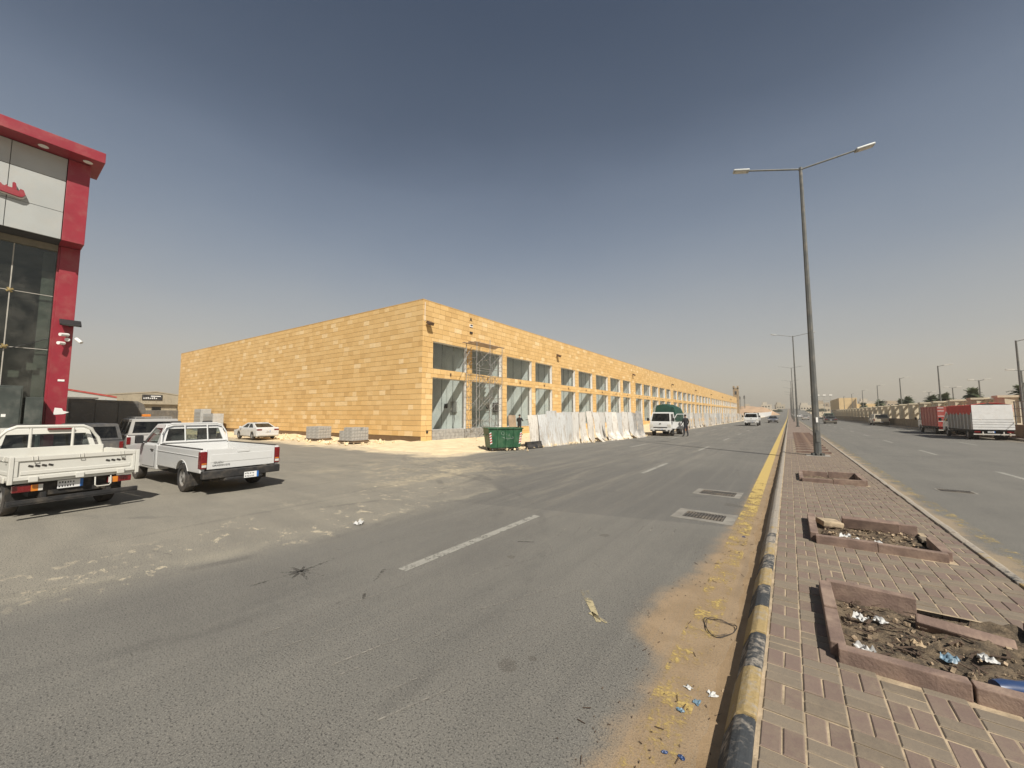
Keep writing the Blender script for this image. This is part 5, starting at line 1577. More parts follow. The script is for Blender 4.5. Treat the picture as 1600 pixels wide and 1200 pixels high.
# open railing on a low wall towards the camera
rl = thing('railing', 'thin metal railing on a low brown wall at the right frame edge', 'railing', (13.45, 0, .14))
g = G(); g.box(-.12, 12, 0, .12, 45.0, .9); g.build('base_wall', M_WALLLO, rl)
for k in range(14):
    g = G(); g.tube([(0, 12.6 + k * 2.45, .902), (0, 12.6 + k * 2.45, 2.6)], .04, 6); g.build('post', M_POLE, rl)
for z in (1.5, 2.05, 2.55):
    g = G(); g.tube([(0.0, 12.2, z), (0.0, 44.8, z)], .022, 5); g.build('rail', M_POLE, rl)
# palms beyond the wall
M_FROND = mat('palm_frond', (.075, .095, .045), .7, .3, 3)
M_TRUNK = mat('palm_trunk', (.14, .10, .065), .95, .3, 8, .8, 20)
def palm(label, loc, h, seed):
    rnd = random.Random(seed)
    t = thing('palm_tree', label, 'palm tree', loc, 0, 'date palms beyond the lattice wall')
    g = G(); g.tube([(0, 0, 0), (.05, .02, h * .5), (.02, .05, h)], .22, 9, r1=.17)
    for k in range(int(h / .22)):
        z = .1 + k * .22
        for q in range(7):
            a = q * 2 * PI / 7 + k * .45; g.obox((.21 * math.cos(a), .21 * math.sin(a), z), (.05, .13, .16), (0, .35, a))
    g.build('trunk', M_TRUNK, t)
    g = G()
    for k in range(60):
        a = rnd.uniform(0, 2 * PI); el = rnd.uniform(-.35, 1.45); L = rnd.uniform(.8, 1.25)
        p = Vector((0, 0, h)); d = Vector((math.cos(a) * math.cos(el), math.sin(a) * math.cos(el), math.sin(el)))
        side = Vector((-math.sin(a), math.cos(a), 0)); N = 14; pts = [p.copy()]
        for i in range(N):
            d = (d + Vector((0, 0, -.105))).normalized(); p = p + d * (L / N); pts.append(p.copy())
        for i in range(1, N):
            f = i / N; w = .42 * math.sin(PI * min(1, f * .9 + .12)) + .05
            for s in (1, -1):
                b = pts[i]; tip = b + side * (s * w) + (pts[i] - pts[i - 1]) * 1.3 + Vector((0, 0, -.10 * w + rnd.uniform(-.05, .05)))
                q = (pts[i] - pts[i - 1]).normalized() * .06
                g.face([b - q, b + q, tip])
        g.tube(pts[::3], .02, 3)
    g.build('crown', M_FROND, t)
for k, (x, y, h, l) in enumerate(((15.9, 47.5, 3.5, 'date palm at the right frame edge beyond the trucks'), (17.3, 55, 3.6, 'date palm just right of the maroon truck'), (17.6, 68, 3.9, 'date palm behind the front of the maroon truck'), (16.6, 74, 3.6, 'date palm left of the tall single-arm lamp'),
                                  (17.6, 84, 3.8, 'date palm behind the middle of the lattice wall'), (16.6, 93, 3.9, 'date palm between two lamps behind the wall'), (16.8, 99, 3.6, 'date palm close left of its pair behind the wall'), (16.3, 116, 4.1, 'lone date palm behind the beige pickup'), (16.2, 138, 4.0, 'farthest date palm, beside the beige gatehouse'), (15.2, 40.6, 3.4, 'date palm behind the nearest lattice pier at the frame edge'))):
    palm(l, (x, y, 0), h, 30 + k)

# ------------------------------------------------------------------ corrugated sheet fence
def sheet_mat():
    t = NT('weathered_white_sheet'); o = t.obj()
    oi = t.n('ShaderNodeObjectInfo'); rv = oi.outputs['Random']
    c = t.mix(t.step(rv, .2, .9), (.50, .505, .49), (.64, .60, .53))
    n = t.noise(t.scale(o, (1, 1, .35)), 4.5, 6, .7)
    c = t.mix(t.math('MULTIPLY', t.step(n, .46, .66), .7), c, (.33, .27, .20))
    c = t.mix(t.math('MULTIPLY', t.step(t.noise(o, 11, 5, .7), .60, .72), .6), c, (.20, .15, .11))
    z = t.xyz(o)[2]
    c = t.mix(t.math('MULTIPLY', t.step(t.math('ADD', z, t.math('MULTIPLY', n, .8)), .75, .25), .35), c, (.55, .44, .28))
    return t.fin(c, .55, .15)
M_SHEET = sheet_mat()
M_SHEETG = mat('bare_grey_sheet', (.30, .29, .27), .5, .25, 3, metal=.3, dirt=.3)
M_WOODP = mat('weathered_plywood', (.40, .29, .19), .9, .2, 3, .3)
def sheet(parent, p, ang, w, h, seed, m, lean=.06, kick=.25, amp=.034, nu=36, nv=12, top=0.0):
    rnd = random.Random(seed); ph = rnd.uniform(0, 6); tw = rnd.uniform(-.06, .06); bow = rnd.uniform(-.05, .05); cut = rnd.uniform(-.05, .05)
    def f(u, v):
        s = (u - .5) * w; z = h * v
        k = max(0, 1 - v / .32)
        off = amp * math.sin(u * w / .175 * 2 * PI + ph) + lean * (1 - v) + kick * k * k * (.55 + .45 * math.sin(u * 4 + ph)) + bow * math.sin(v * PI) + tw * (u - .5) * (1 - v)
        return (off, s + tw * .6 * (1 - v) + .02 * math.sin(v * 3 + ph), z * (1 + cut * (u - .5) * .6) - .03 * k + top * v * (u - .5))
    g = G(); g.grid(f, nu, nv)
    o = g.build('sheet', m, parent, smooth=80)
    o.location = p; o.rotation_euler = (0, 0, ang)
    return o
fn = thing('sheet_fence', 'patchwork of battered white corrugated sheets before the nearest shop bays', 'fence', (0, 0, 0))
FA, FB = Vector((-11.42, 17.35, 0)), Vector((-9.72, 31.4, 0))
ns = 17; fd = (FB - FA); ang = math.atan2(-fd.x, fd.y)
for i in range(ns):
    f = (i + .5) / ns; p = FA + fd * f
    h = random.uniform(1.88, 1.99) if i > 1 else 1.75
    m = M_SHEETG if i in (15, 16) else M_SHEET
    zb = .03 if i % 3 else .0
    sheet(fn, (p.x + random.uniform(-.03, .03), p.y, zb), ang + random.uniform(-.16, .16), fd.length / ns * 1.07, h, 100 + i, m, random.uniform(.0, .3), random.choice((.2, .35, .5, .6)) if i > 5 else random.uniform(.05, .22), nu=40, nv=12)
for i in range(2, ns + 1, 2):
    p = FA + fd * (i / ns); g = G(); g.tube([(p.x - .12, p.y, -.1), (p.x - .12, p.y, 1.8)], .024, 6); g.build('post', M_GALV, fn)
g = G(); g.tube([(FA.x - .1, FA.y, 1.5), (FB.x - .1, FB.y, 1.5)], .02, 6); g.build('rail', M_GALV, fn)
f2 = thing('sheet_fence', 'long far run of white corrugated sheets beyond the tarpaulin truck', 'fence', (0, 0, 0))
y = 46.0; k = 0
while y < 128:
    w = 1.05
    sheet(f2, (-9.95 + .15 * math.sin(k * .9) - .012 * (y - 46), y, 0), random.uniform(-.06, .06), w * 1.06, random.uniform(1.85, 2.05), 300 + k, M_SHEET, random.uniform(.0, .12), random.choice((.02, .1, .25)), .02, 12, 6)
    y += w; k += 1
for k in range(0, 80, 3):
    g = G(); yk = 46 + k * 1.05; g.tube([(-10.1 - .012 * (yk - 46), yk, -.1), (-10.1 - .012 * (yk - 46), yk, 1.9)], .025, 5); g.build('post', M_GALV, f2)
fl = thing('fallen_sheet', 'white sheet leaning askew beside the person in black', 'sheet', (-9.0, 41.6, 0))
sheet(fl, (0, 0, 0), .2, 1.3, 1.9, 777, M_SHEET, .7, .1, .02, 20, 8)
g = G(); g.obox((-9.35, 45.0, .28), (.9, 1.2, .5), (0, .12, .2)); o = g.build('rusty_crate', mat('rusty_steel', (.30, .14, .07), .8, .25, 5), None, bevel=.02); tag(o, 'rusty orange crate by the far end of the gap in the fence', 'crate')
o = thing('plywood_sheet', 'bare plywood sheet standing by the skip at the start of the fence', 'board', (-12.35, 17.5, 0), ang + .15)
g = G(); g.box(-.015, -.35, 0, .015, .35, 1.75); e = g.build('board', M_WOODP, o); e.rotation_euler = (0, -.12, 0)
g = G(); g.box(.016, -.33, .3, .05, .33, .38); e = g.build('batten', M_WOODP, o); e.rotation_euler = (0, -.12, 0)

# ------------------------------------------------------------------ green skip
M_SKIP = mat('green_skip_paint', (.018, .085, .038), .45, .2, 3, dirt=.22, dirtcol=(.2, .19, .13))
M_RUST = mat('skip_bottom_dark', (.035, .05, .035), .7, .3, 5, dirt=.4)
M_STRW = mat('stripe_white', (.72, .70, .66), .6); M_STRR = mat('stripe_red', (.50, .05, .035), .6)
t = thing('waste_skip', 'green steel waste skip on castors with striped corner markers', 'skip', (-11.72, 15.55, 0), -.62); t.scale = (.80, .69, 1)
# x across (towards road), y along; wide at the top
def hull(w0, l0, w1, l1, z0, z1): return [(sx * w, sy * l, z) for w, l, z in ((w0, l0, z0), (w1, l1, z1)) for sx, sy in ((-1, -1), (1, -1), (1, 1), (-1, 1))]
g = G(); a = hull(.56, 1.12, .62, 1.27, .17, 1.08)
g.raw(a, [(0, 3, 2, 1), (0, 1, 5, 4), (1, 2, 6, 5), (2, 3, 7, 6), (3, 0, 4, 7)])
b = hull(.53, 1.09, .59, 1.24, .20, 1.08); g.raw(b, [(0, 1, 2, 3), (4, 5, 1, 0), (5, 6, 2, 1), (6, 7, 3, 2), (7, 4, 0, 3)])
bd = g.build('body', M_SKIP, t)
g = G()
for x0, y0, x1, y1 in ((-.68, -1.33, .68, -1.24), (-.68, 1.24, .68, 1.33), (-.68, -1.239, -.60, 1.239), (.60, -1.239, .68, 1.239)): g.box(x0, y0, 1.07, x1, y1, 1.13)
g.build('rim', M_SKIP, t, bevel=.012)
for yk in (-.62, 0, .62):
    g = G(); g.bar((.575, yk * .93, .2), (.632, yk, 1.065), .04, .07); g.build('side_rib', M_SKIP, t)
g = G(); g.box(-.5, -1.0, .10, .5, 1.0, .168); g.build('underframe', M_RUST, t)
for sy in (-1, 1):
    st = None
    for k in range(9):
        z = .36 + k * .062; f = (z - .17) / .91
        x = .56 + .06 * f + .016; yc = sy * (1.12 + .15 * f - .09)
        g = G(); q = .05
        g.face([(x, yc - .07, z - q * .6), (x, yc + .07, z + q * .4), (x + .001, yc + .07, z + q * 1.4), (x + .001, yc - .07, z + q * .4)])
        g.build('warning_stripe', M_STRR if k % 2 else M_STRW, t)
    for sx in (-1, 1):
        g = G(); g.lathe([(0, -.03), (.075, -.03), (.085, -.015), (.085, .015), (.075, .03), (0, .03)], (sx * .45, sy * .93, .085), 'x', 14); cs = g.build('castor', M_TYRE, t, smooth=40)
        g = G(); g.box(sx * .45 - .05, sy * .93 - .04, .09, sx * .45 - .035, sy * .93 + .04, .2); g.box(sx * .45 + .035, sy * .93 - .04, .09, sx * .45 + .05, sy * .93 + .04, .2); g.build('fork', M_GALV, cs)
    g = G(); g.tube([(-.3, sy * 1.30, .78), (-.3, sy * 1.40, .78), (.3, sy * 1.40, .78), (.3, sy * 1.30, .78)], .022, 7); g.build('lifting_bar', M_SKIP, t)
# sprayed white marks on the road-side face
M_SPRAY = mat('white_spray', (.62, .64, .60), .8)
g = G(); X = lambda z: .56 + .06 * (z - .17) / .91 + .012
def stroke(pts, w=.028):
    for (y0, z0), (y1, z1) in zip(pts[:-1], pts[1:]):
        g.bar((X(z0), y0, z0), (X(z1), y1, z1), w, .004)
stroke([(-.12, .62), (-.02, .60), (.1, .61), (.18, .60), (.3, .61), (.42, .60), (.62, .60)], .03); stroke([(-.3, .70), (-.2, .64), (-.1, .68), (-.14, .60)]); stroke([(.05, .70), (.08, .62)]); stroke([(.22, .72), (.26, .84), (.3, .72)]); stroke([(.36, .68), (.38, .62)]); stroke([(.5, .70), (.55, .64), (.6, .69)]); stroke([(.0, .76), (.06, .79)]); stroke([(.1, .54), (.2, .53)])
for k in range(10):
    a0, a1 = k * PI / 5, (k + 1) * PI / 5; stroke([(-.22 + .11 * math.cos(a0), .86 + .08 * math.sin(a0)), (-.22 + .11 * math.cos(a1), .86 + .08 * math.sin(a1))], .016)
g.build('sprayed_marks', M_SPRAY, bd)
o = thing('road_barrier', 'low black plastic barrier lying between the skip and the fence', 'barrier', (-11.05, 17.35, .0), -.1)
g = G(); g.prism([(-.2, 0), (.2, 0), (.19, .08), (.09, .22), (.07, .36), (-.07, .36), (-.09, .22), (-.19, .08)], -.62, .62, 'y'); e = g.build('body', M_TRIM, o, bevel=.015)
g = G(); g.box(.195, -.5, .03, .215, -.3, .07); g.box(.195, .3, .03, .215, .5, .07); g.build('foot_slot', M_UNDER, o)

# ------------------------------------------------------------------ scaffold at the first pier
M_TUBE = mat('scaffold_tube', (.30, .30, .29), .55, .25, 6, metal=.4, dirt=.2)
sc = thing('scaffold_tower', 'steel tube scaffold tower with plank deck at the first stone pier', 'scaffold', (0, 0, 0))
SX = (-18.98, -17.98); SY = (20.75, 22.25, 23.75); ZL = (.10, 1.75, 3.40, 5.05, 6.70)
for iy, yy_ in enumerate(SY):
    for x in SX:
        g = G(); g.tube([(x, yy_, ZL[0]), (x, yy_, 6.95 if iy != 1 else 7.35)], .024, 7); g.build('standard', M_TUBE, sc)
    for z0, z1 in zip(ZL[:-1], ZL[1:]):
        g = G()
        for z in (z0 + .35, z0 + .8, z0 + 1.25): g.tube([(SX[0], yy_, z), (SX[1], yy_, z)], .017, 6)
        g.tube([(SX[0] + .25, yy_, z0 + .35), (SX[0] + .25, yy_, z0 + 1.25)], .014, 5)
        g.build('ladder_frame', M_TUBE, sc)
for x in SX:
    for z0, z1 in zip(ZL[:-1], ZL[1:]):
        for a, b in zip(SY[:-1], SY[1:]):
            g = G(); g.tube([(x + .03, a, z0 + .3), (x + .03, b, z1 - .2)], .013, 5); g.build('brace', M_TUBE, sc)
            g = G(); g.tube([(x + .055, b, z0 + .3), (x + .055, a, z1 - .2)], .013, 5); g.build('brace', M_TUBE, sc)
    g = G(); g.tube([(x, SY[0], 5.1), (x, SY[2], 5.1)], .02, 6); g.build('ledger', M_TUBE, sc)
g = G(); g.tube([(-18.5, 19.55, 4.9), (-18.7, 21.0, 6.7)], .022, 6); g.build('raking_tube', M_TUBE, sc)
for k in range(4):
    g = G(); xk = SX[0] - .05 + k * .28; g.box(xk, 20.35 + (k % 2) * .25, 6.955, xk + .24, 24.05 - (k % 3) * .2, 7.0); g.build('plank', M_WOODP, sc)

# ------------------------------------------------------------------ things standing by the side wall
blk = G(); blk.box(0, 0, 0, .39, .19, .19); BLKM = blk.mesh('concrete_block', M_BLOCK, bevel=.006, seg=1)
M_PAL = mat('pallet_wood', (.25, .18, .12), .9, .2, 6)
for (px, py, lbl, nx, nyy, nz, rz) in ((-26.2, 13.0, 'block stack nearer the white saloon by the side wall', 3, 5, 4, .2), (-22.45, 13.15, 'block stack nearer the building corner by the side wall', 3, 6, 4, .12)):
    t = thing('block_stack', lbl, 'block stack', (px, py, .08), rz, 'stacks of concrete blocks')
    g = G(); g.box(-.1, -.05, 0, nx * .4 + .1, nyy * .2 + .05, .04); g.box(-.1, 0, .041, -.0, nyy * .2, .1); g.box(nx * .4 - .05, 0, .041, nx * .4 + .05, nyy * .2, .1); g.box(-.1, -.05, .101, nx * .4 + .1, nyy * .2 + .05, .12); g.build('pallet', M_PAL, t)
    for i in range(nx):
        for j in range(nyy):
            for k in range(nz):
                if k == nz - 1 and random.random() < .18: continue
                o = link('concrete_block', BLKM, t); o.location = (i * .4 + random.uniform(-.008, .008), j * .2 + random.uniform(-.004, .004), .122 + k * .195); o.rotation_euler = (0, 0, random.uniform(-.03, .03))
M_ACU = mat('pale_grey_unit', (.40, .41, .40), .5, .1, 3, dirt=.2)
for (px, py, w, h, lbl) in ((-52.4, 14.75, 2.6, 2.35, 'taller pale grey cabinet against the side wall'), (-48.6, 14.6, 3.4, 1.85, 'lower grey louvred unit in front of the taller cabinet')):
    t = thing('electrical_unit', lbl, 'cabinet', (px, py, 0), -.05)
    g = G(); g.box(-w / 2, -.5, .05, w / 2, .4, h); b_ = g.build('body', M_ACU, t, bevel=.02)
    for k in range(5):
        g = G(); g.box(-w / 2 + .1, -.515, .3 + k * (h - .5) / 5, w / 2 - .1, -.501, .3 + (k + .6) * (h - .5) / 5); g.build('louvre', M_GALV, t)
    g = G(); g.box(-w / 2 - .05, -.55, 0, w / 2 + .05, .45, .049); g.build('plinth', M_BLOCK, t)

# ------------------------------------------------------------------ behind the pickups: dark cabin, sheds
M_CABIN = mat('dark_cabin_panel', (.13, .12, .105), .45, .15, 1.2, dirt=.2)
t = thing('box_truck', 'big dark panelled truck with rounded end behind the parked cars', 'truck body', (-31.0, 0, 0))
g = G(); pr = [(2.9, .75), (5.75, .75), (5.95, .95), (5.95, 2.1), (5.85, 2.38), (5.6, 2.55), (2.9, 2.62)]
g.prism(pr, -7.0, 0, 'x'); g.build('shell', M_CABIN, t, bevel=.03)
for a, b in ((2.98, 3.85), (3.9, 4.75), (4.8, 5.62)):
    g = G(); g.box(.004, a, 1.0, .03, b, 2.42); g.build('panel', mat('smoked_panel', (.10, .096, .09), .25, .1, 1), t, bevel=.008)
g = G(); g.box(-6.9, 3.0, .3, -.1, 5.6, .74); g.build('chassis', M_UNDER, t)
for xw in (-5.6, -1.2):
    for yw in (3.15, 5.45): wheel(t, xw, yw, .42, .26)
t = thing('dark_shed', 'low dark shed beside the red post', 'shed', (-36, 0, 0))
g = G(); g.box(-4, .5, 0, 0, 4.4, 2.75); g.build('wall', mat('brown_shed', (.07, .055, .04), .9, .25, 2), t)
g = G(); g.box(-4.2, .3, 2.752, .25, 4.6, 2.85); g.build('roof', M_CABIN, t)
for k in range(4):
    g = G(); g.box(.003, .7 + k * .95, .4 + .2 * (k % 2), .06, 1.5 + k * .95, 2.3); g.build('stacked_panel', mat('brown_panel', (.13, .095, .06), .85, .25, 3), t)
t = thing('dark_container', 'long dark container beside the left end of the stone wall', 'container', (-44, 8.75, 0))
g = G(); g.box(-6, 0, .1, 0, 1.85, 2.13); g.build('shell', M_CABIN, t, bevel=.03)
for k in range(7):
    g = G(); g.box(.002, .1 + k * .25, .2, .035, .22 + k * .25, 2.05); g.build('corrugation', M_CABIN, t)
M_BEIGEW = mat('beige_cladding', (.36, .31, .22), .8, .1, 1)
def shed(name, label, x, y0, y1, zl, zr, m, mr, ridge=None):
    t = thing(name, label, 'warehouse', (x, 0, 0))
    ym = (y0 + y1) / 2
    top = [(y1, zr), (y0, zl)] if ridge is None else [(y1, zr), (ym, ridge), (y0, zl)]
    g = G(); g.prism([(y0, 0), (y1, 0)] + top, -25, 0, 'x'); w = g.build('wall', m, t)
    tp = list(reversed(top))
    g = G()
    for (a, za), (b, zb) in zip(tp[:-1], tp[1:]):
        g.raw([(x_, yv_, zv) for x_ in (-25.2, .06) for yv_, zv in ((a, za + .01), (b, zb + .01), (b, zb + .18), (a, za + .18))], [(0, 1, 2, 3), (7, 6, 5, 4), (0, 4, 5, 1), (1, 5, 6, 2), (2, 6, 7, 3), (3, 7, 4, 0)])
    g.build('roof', mr, t)
    n = int((y1 - y0) / .9)
    for k in range(1, n):
        y = y0 + (y1 - y0) * k / n
        g = G(); g.box(.002, y - .04, .1, .05, y + .04, min(zl, zr) - .1); g.build('cladding_rib', m, t)
    return t
ws = shed('white_warehouse', 'low white warehouse with sloping red roof edge behind the dark shed', -62, 2.0, 9.4, 5.0, 3.62, M_WPAN, P_FRED)
bs = shed('beige_warehouse', 'beige gabled warehouse with dark sign left of the stone wall', -82, 11.2, 22.5, 4.6, 4.4, M_BEIGEW, M_BEIGEW, 5.25)
g = G(); g.box(.06, 15.2, 4.02, .12, 17.6, 4.85); sg = g.build('sign_board', M_TRIM, bs)
g = G()
for k in range(7): g.box(.122, 15.35 + k * .24, 4.2, .135, 15.5 + k * .24, 4.36 + .05 * (k % 3))
g.box(.122, 16.2, 4.55, .135, 17.4, 4.7); g.build('sign_marks', M_PLASTER, sg)
g = G(); g.box(.06, 11.3, 3.35, .5, 22.3, 3.55); g.build('canopy', M_BEIGEW, bs)
for k in (13.2, 16.4, 19.5):
    g = G(); g.box(.055, k, 1.0, .09, k + 1.1, 2.9); g.build('window', M_CARGL, bs)

# ------------------------------------------------------------------ far end of the street
M_TOWER = mat('tower_stone', (.36, .26, .15), .9, .12, 1)
t = thing('square_tower', 'tall square stone tower beyond the end of the long building', 'tower', (-20.6, 216, ground_z(216)))
g = G(); g.box(-1.15, -1.15, -.2, 1.15, 1.15, 13.6); g.build('shaft', M_TOWER, t)
g = G()
for sx in (-1, 1):
    for sy in (-1, 1): g.box(sx * .85 - .3, sy * .85 - .3, 13.602, sx * .85 + .3, sy * .85 + .3, 15.2)
g.box(-1.15, -1.15, 13.601, 1.15, 1.15, 14.3); g.build('crown', M_TOWER, t)
for (x0_, y0_, x1_, y1_) in ((1.152, -.4, 1.2, .4), (-.4, -1.2, .4, -1.152)):
    g = G(); g.box(x0_, y0_, 11.0, x1_, y1_, 12.6); g.build('opening', M_BLACK, t)
t = thing('sand_hill', None, None); 
g = G()
def hillf(u, v):
    x = -62 + 64 * u; y = 285 + 60 * v
    e = math.exp(-((x + 24) / 10) ** 2) * .95 + .55 * math.exp(-((x + 12) / 7) ** 2) + .5 * math.exp(-((x + 42) / 12) ** 2)
    return (x, y, ground_z(285) - 1.2 + 7.4 * e * math.sin(PI * min(1, v * 1.0 + .02)) + .5 * mnoise.noise((x * .25, y * .25, 0)) + .25 * mnoise.noise((x, y, 1)))
g.grid(hillf, 70, 24); bpy.data.objects.remove(t)
tag(g.build('sand_hill', mat('orange_sand', (.46, .31, .19), .95, .15, .3), None, smooth=60), kind='structure')
M_WTARP = mat('white_hoarding', (.70, .69, .66), .8, .06, 1)
t = thing('white_hoarding', 'white hoarding curving along the far left roadside', 'hoarding', (0, 0, 0))
pts = [(-12.5, 165), (-12.0, 190), (-11.0, 215), (-9.6, 245), (-9.2, 280), (-9.0, 310)]
for (xa, ya), (xb_, yb) in zip(pts[:-1], pts[1:]):
    g = G(); za, zb = ground_z(ya), ground_z(yb)
    g.raw([(xa, ya, za - .2), (xb_, yb, zb - .2), (xb_, yb, zb + 2.3), (xa, ya, za + 2.2), (xa - .08, ya, za - .2), (xb_ - .08, yb, zb - .2), (xb_ - .08, yb, zb + 2.3), (xa - .08, ya, za + 2.2)], [(0, 1, 2, 3), (7, 6, 5, 4), (3, 2, 6, 7), (0, 3, 7, 4), (1, 5, 6, 2)])
    g.build('panel', M_WTARP, t)
for k, (x, y, h, l) in enumerate(((-26.5, 300, 12.8, 'left lattice mast behind the sand hill'), (-23.9, 300, 13.2, 'right lattice mast behind the sand hill'))):
    t = thing('radio_mast', l, 'mast', (x, y, ground_z(y)), 0, 'radio masts')
    g = G()
    for sx, sy in ((-.3, -.3), (.3, -.3), (.3, .3), (-.3, .3)): g.tube([(sx, sy, 0), (sx * .4, sy * .4, h)], .06, 4)
    for q in range(12):
        z = q * h / 12; g.tube([(-.3, -.3, z), (.3, -.3, z + h / 12)], .035, 4); g.tube([(.3, .3, z), (.3, -.3, z + h / 12)], .035, 4)
    g.build('lattice', M_POLE, t)
    g = G(); g.box(-.5, -.4, h - 2.4, .5, .4, h - .6); g.build('antenna', M_POLE, t)
M_FARB = [mat('far_house_a', (.45, .39, .29), .9, .1, 1), mat('far_house_b', (.52, .47, .38), .9, .1, 1), mat('far_house_c', (.36, .29, .2), .9, .1, 1)]
rr = random.Random(5)
FL = ['distant buff block on the skyline above the white hoarding', 'distant pale block on the skyline left of the far road crest', 'distant brown block farthest left on the skyline behind the sand hill', 'distant buff block just left of where the far road vanishes',
      'distant pale block just right of where the far road vanishes', 'distant brown block behind the second lamp post', 'distant buff block behind the nearest lamp post', 'distant pale tall block left of the floodlight gantry', 'distant brown block behind the floodlight gantry', 'nearer low buff block right of the far road', 'nearer low pale block beside the gatehouse']
places = [(-30, 420, 9, 5), (-17, 430, 8, 6.5), (-44, 440, 12, 5), (-8, 520, 8, 5), (14, 470, 11, 5), (26, 480, 10, 7), (40, 470, 14, 6), (56, 460, 10, 8), (72, 450, 13, 6), (22, 400, 9, 4.5), (48, 390, 9, 5)]
for k, (x, y, w, h) in enumerate(places):
    t = thing('distant_house', FL[k], 'house', (x, y, ground_z(y) - .3), rr.uniform(-.2, .2), 'distant blocks on the skyline')
    g = G(); g.box(-w / 2, -5, 0, w / 2, 5, h); g.box(-w / 2 + 1, -4, h + .002, w / 2 - w * .45, 4, h + 2.2); g.build('wall', M_FARB[k % 3], t)
    for i in range(int(w / 2.2)):
        for z in (1.2, 4.0):
            if z + 1.3 < h:
                g = G(); xx = -w / 2 + .8 + i * 2.2; g.box(xx, -5.05, z, xx + 1.0, -5.002, z + 1.3); g.build('window', M_CARGL, t)
M_BUSH = mat('far_tree_leaf', (.055, .065, .035), .8, .3, 2)
for k, (x, y, h, l) in enumerate(((-5.8, 330, 3.2, 'dark low tree left of the far road crest'), (-8.5, 345, 2.6, 'second dark low tree left of the far road crest'), (-20, 350, 4.6, 'dark tree among the distant left houses'), (18, 330, 3.6, 'dark tree on the right of the far crest'), (12, 350, 3.0, 'low dark tree near the far right houses'))):
    t = thing('broad_tree', l, 'tree', (x, y, ground_z(y) - .1), 0, 'far trees at the road crest'); rnd = random.Random(k + 60)
    g = G(); g.tube([(0, 0, 0), (.1, 0, h * .6)], .2, 6, r1=.1); g.build('trunk', M_TRUNK, t)
    g = G()
    for q in range(420):
        a = rnd.uniform(0, 2 * PI); e = rnd.uniform(-.4, 1.5); rad = (rnd.random() ** .4) * h * .55 * (1 + .3 * math.sin(3 * a))
        c = Vector((rad * math.cos(a) * math.cos(e) * 1.3, rad * math.sin(a) * math.cos(e), h * .62 + rad * math.sin(e) * .7))
        g.obox(c, (.35, .3, .02), (rnd.uniform(0, 6), rnd.uniform(0, 6), rnd.uniform(0, 6)))
    g.build('crown', M_BUSH, t)
# beige gatehouse with a brown wedge built as a cast shadow, flood-lit gantry beyond
t = thing('gatehouse', 'beige block building with a modelled triangular shadow beyond the lattice wall', 'building', (0, 0, 0))
M_GH = mat('gatehouse_beige', (.60, .46, .26), .9, .06, 1); M_GHD = mat('gatehouse_shadow', (.17, .135, .09), .9, .1, 1)
g = G(); g.box(13.85, 170, 0, 18.4, 204, 7.2); g.build('block', M_GH, t)
g = G(); g.prism([(15.9, 3.6), (18.2, 3.6), (18.2, 7.0)], 169.6, 169.98, 'y'); g.build('shadow_wedge', M_GHD, t)  # brown prism stands in for the triangular shadow on the lit face
g = G(); g.box(18.42, 171, 0, 24, 200, 5.2); g.build('rear_block', M_GH, t)
t = thing('floodlight_gantry', 'pale floodlight gantry on thin posts right of the far road', 'gantry', (14.2, 262, ground_z(262)))
for x in (-4, -1.4, 1.2, 3.8):
    g = G(); g.tube([(x, 0, 0), (x, 0, 10.5)], .10, 6); g.build('post', M_HEAD, t)
for z in (8.0, 10.4):
    g = G(); g.box(-4.6, -.15, z, 4.4, .15, z + .16); g.build('beam', M_HEAD, t)
for k in range(4):
    g = G(); g.box(-4.4 + k * 2.6, -.3, 10.7, -3.2 + k * 2.6, .3, 11.5); g.build('floodlight', M_PLASTER, t)
g = G(); g.box(13.0, 189, 0, 13.7, 190, 3.4); o = g.build('gate_cabin', M_PLASTER, None, bevel=.03); tag(o, 'small white gate post at the far end of the lattice wall', 'post')

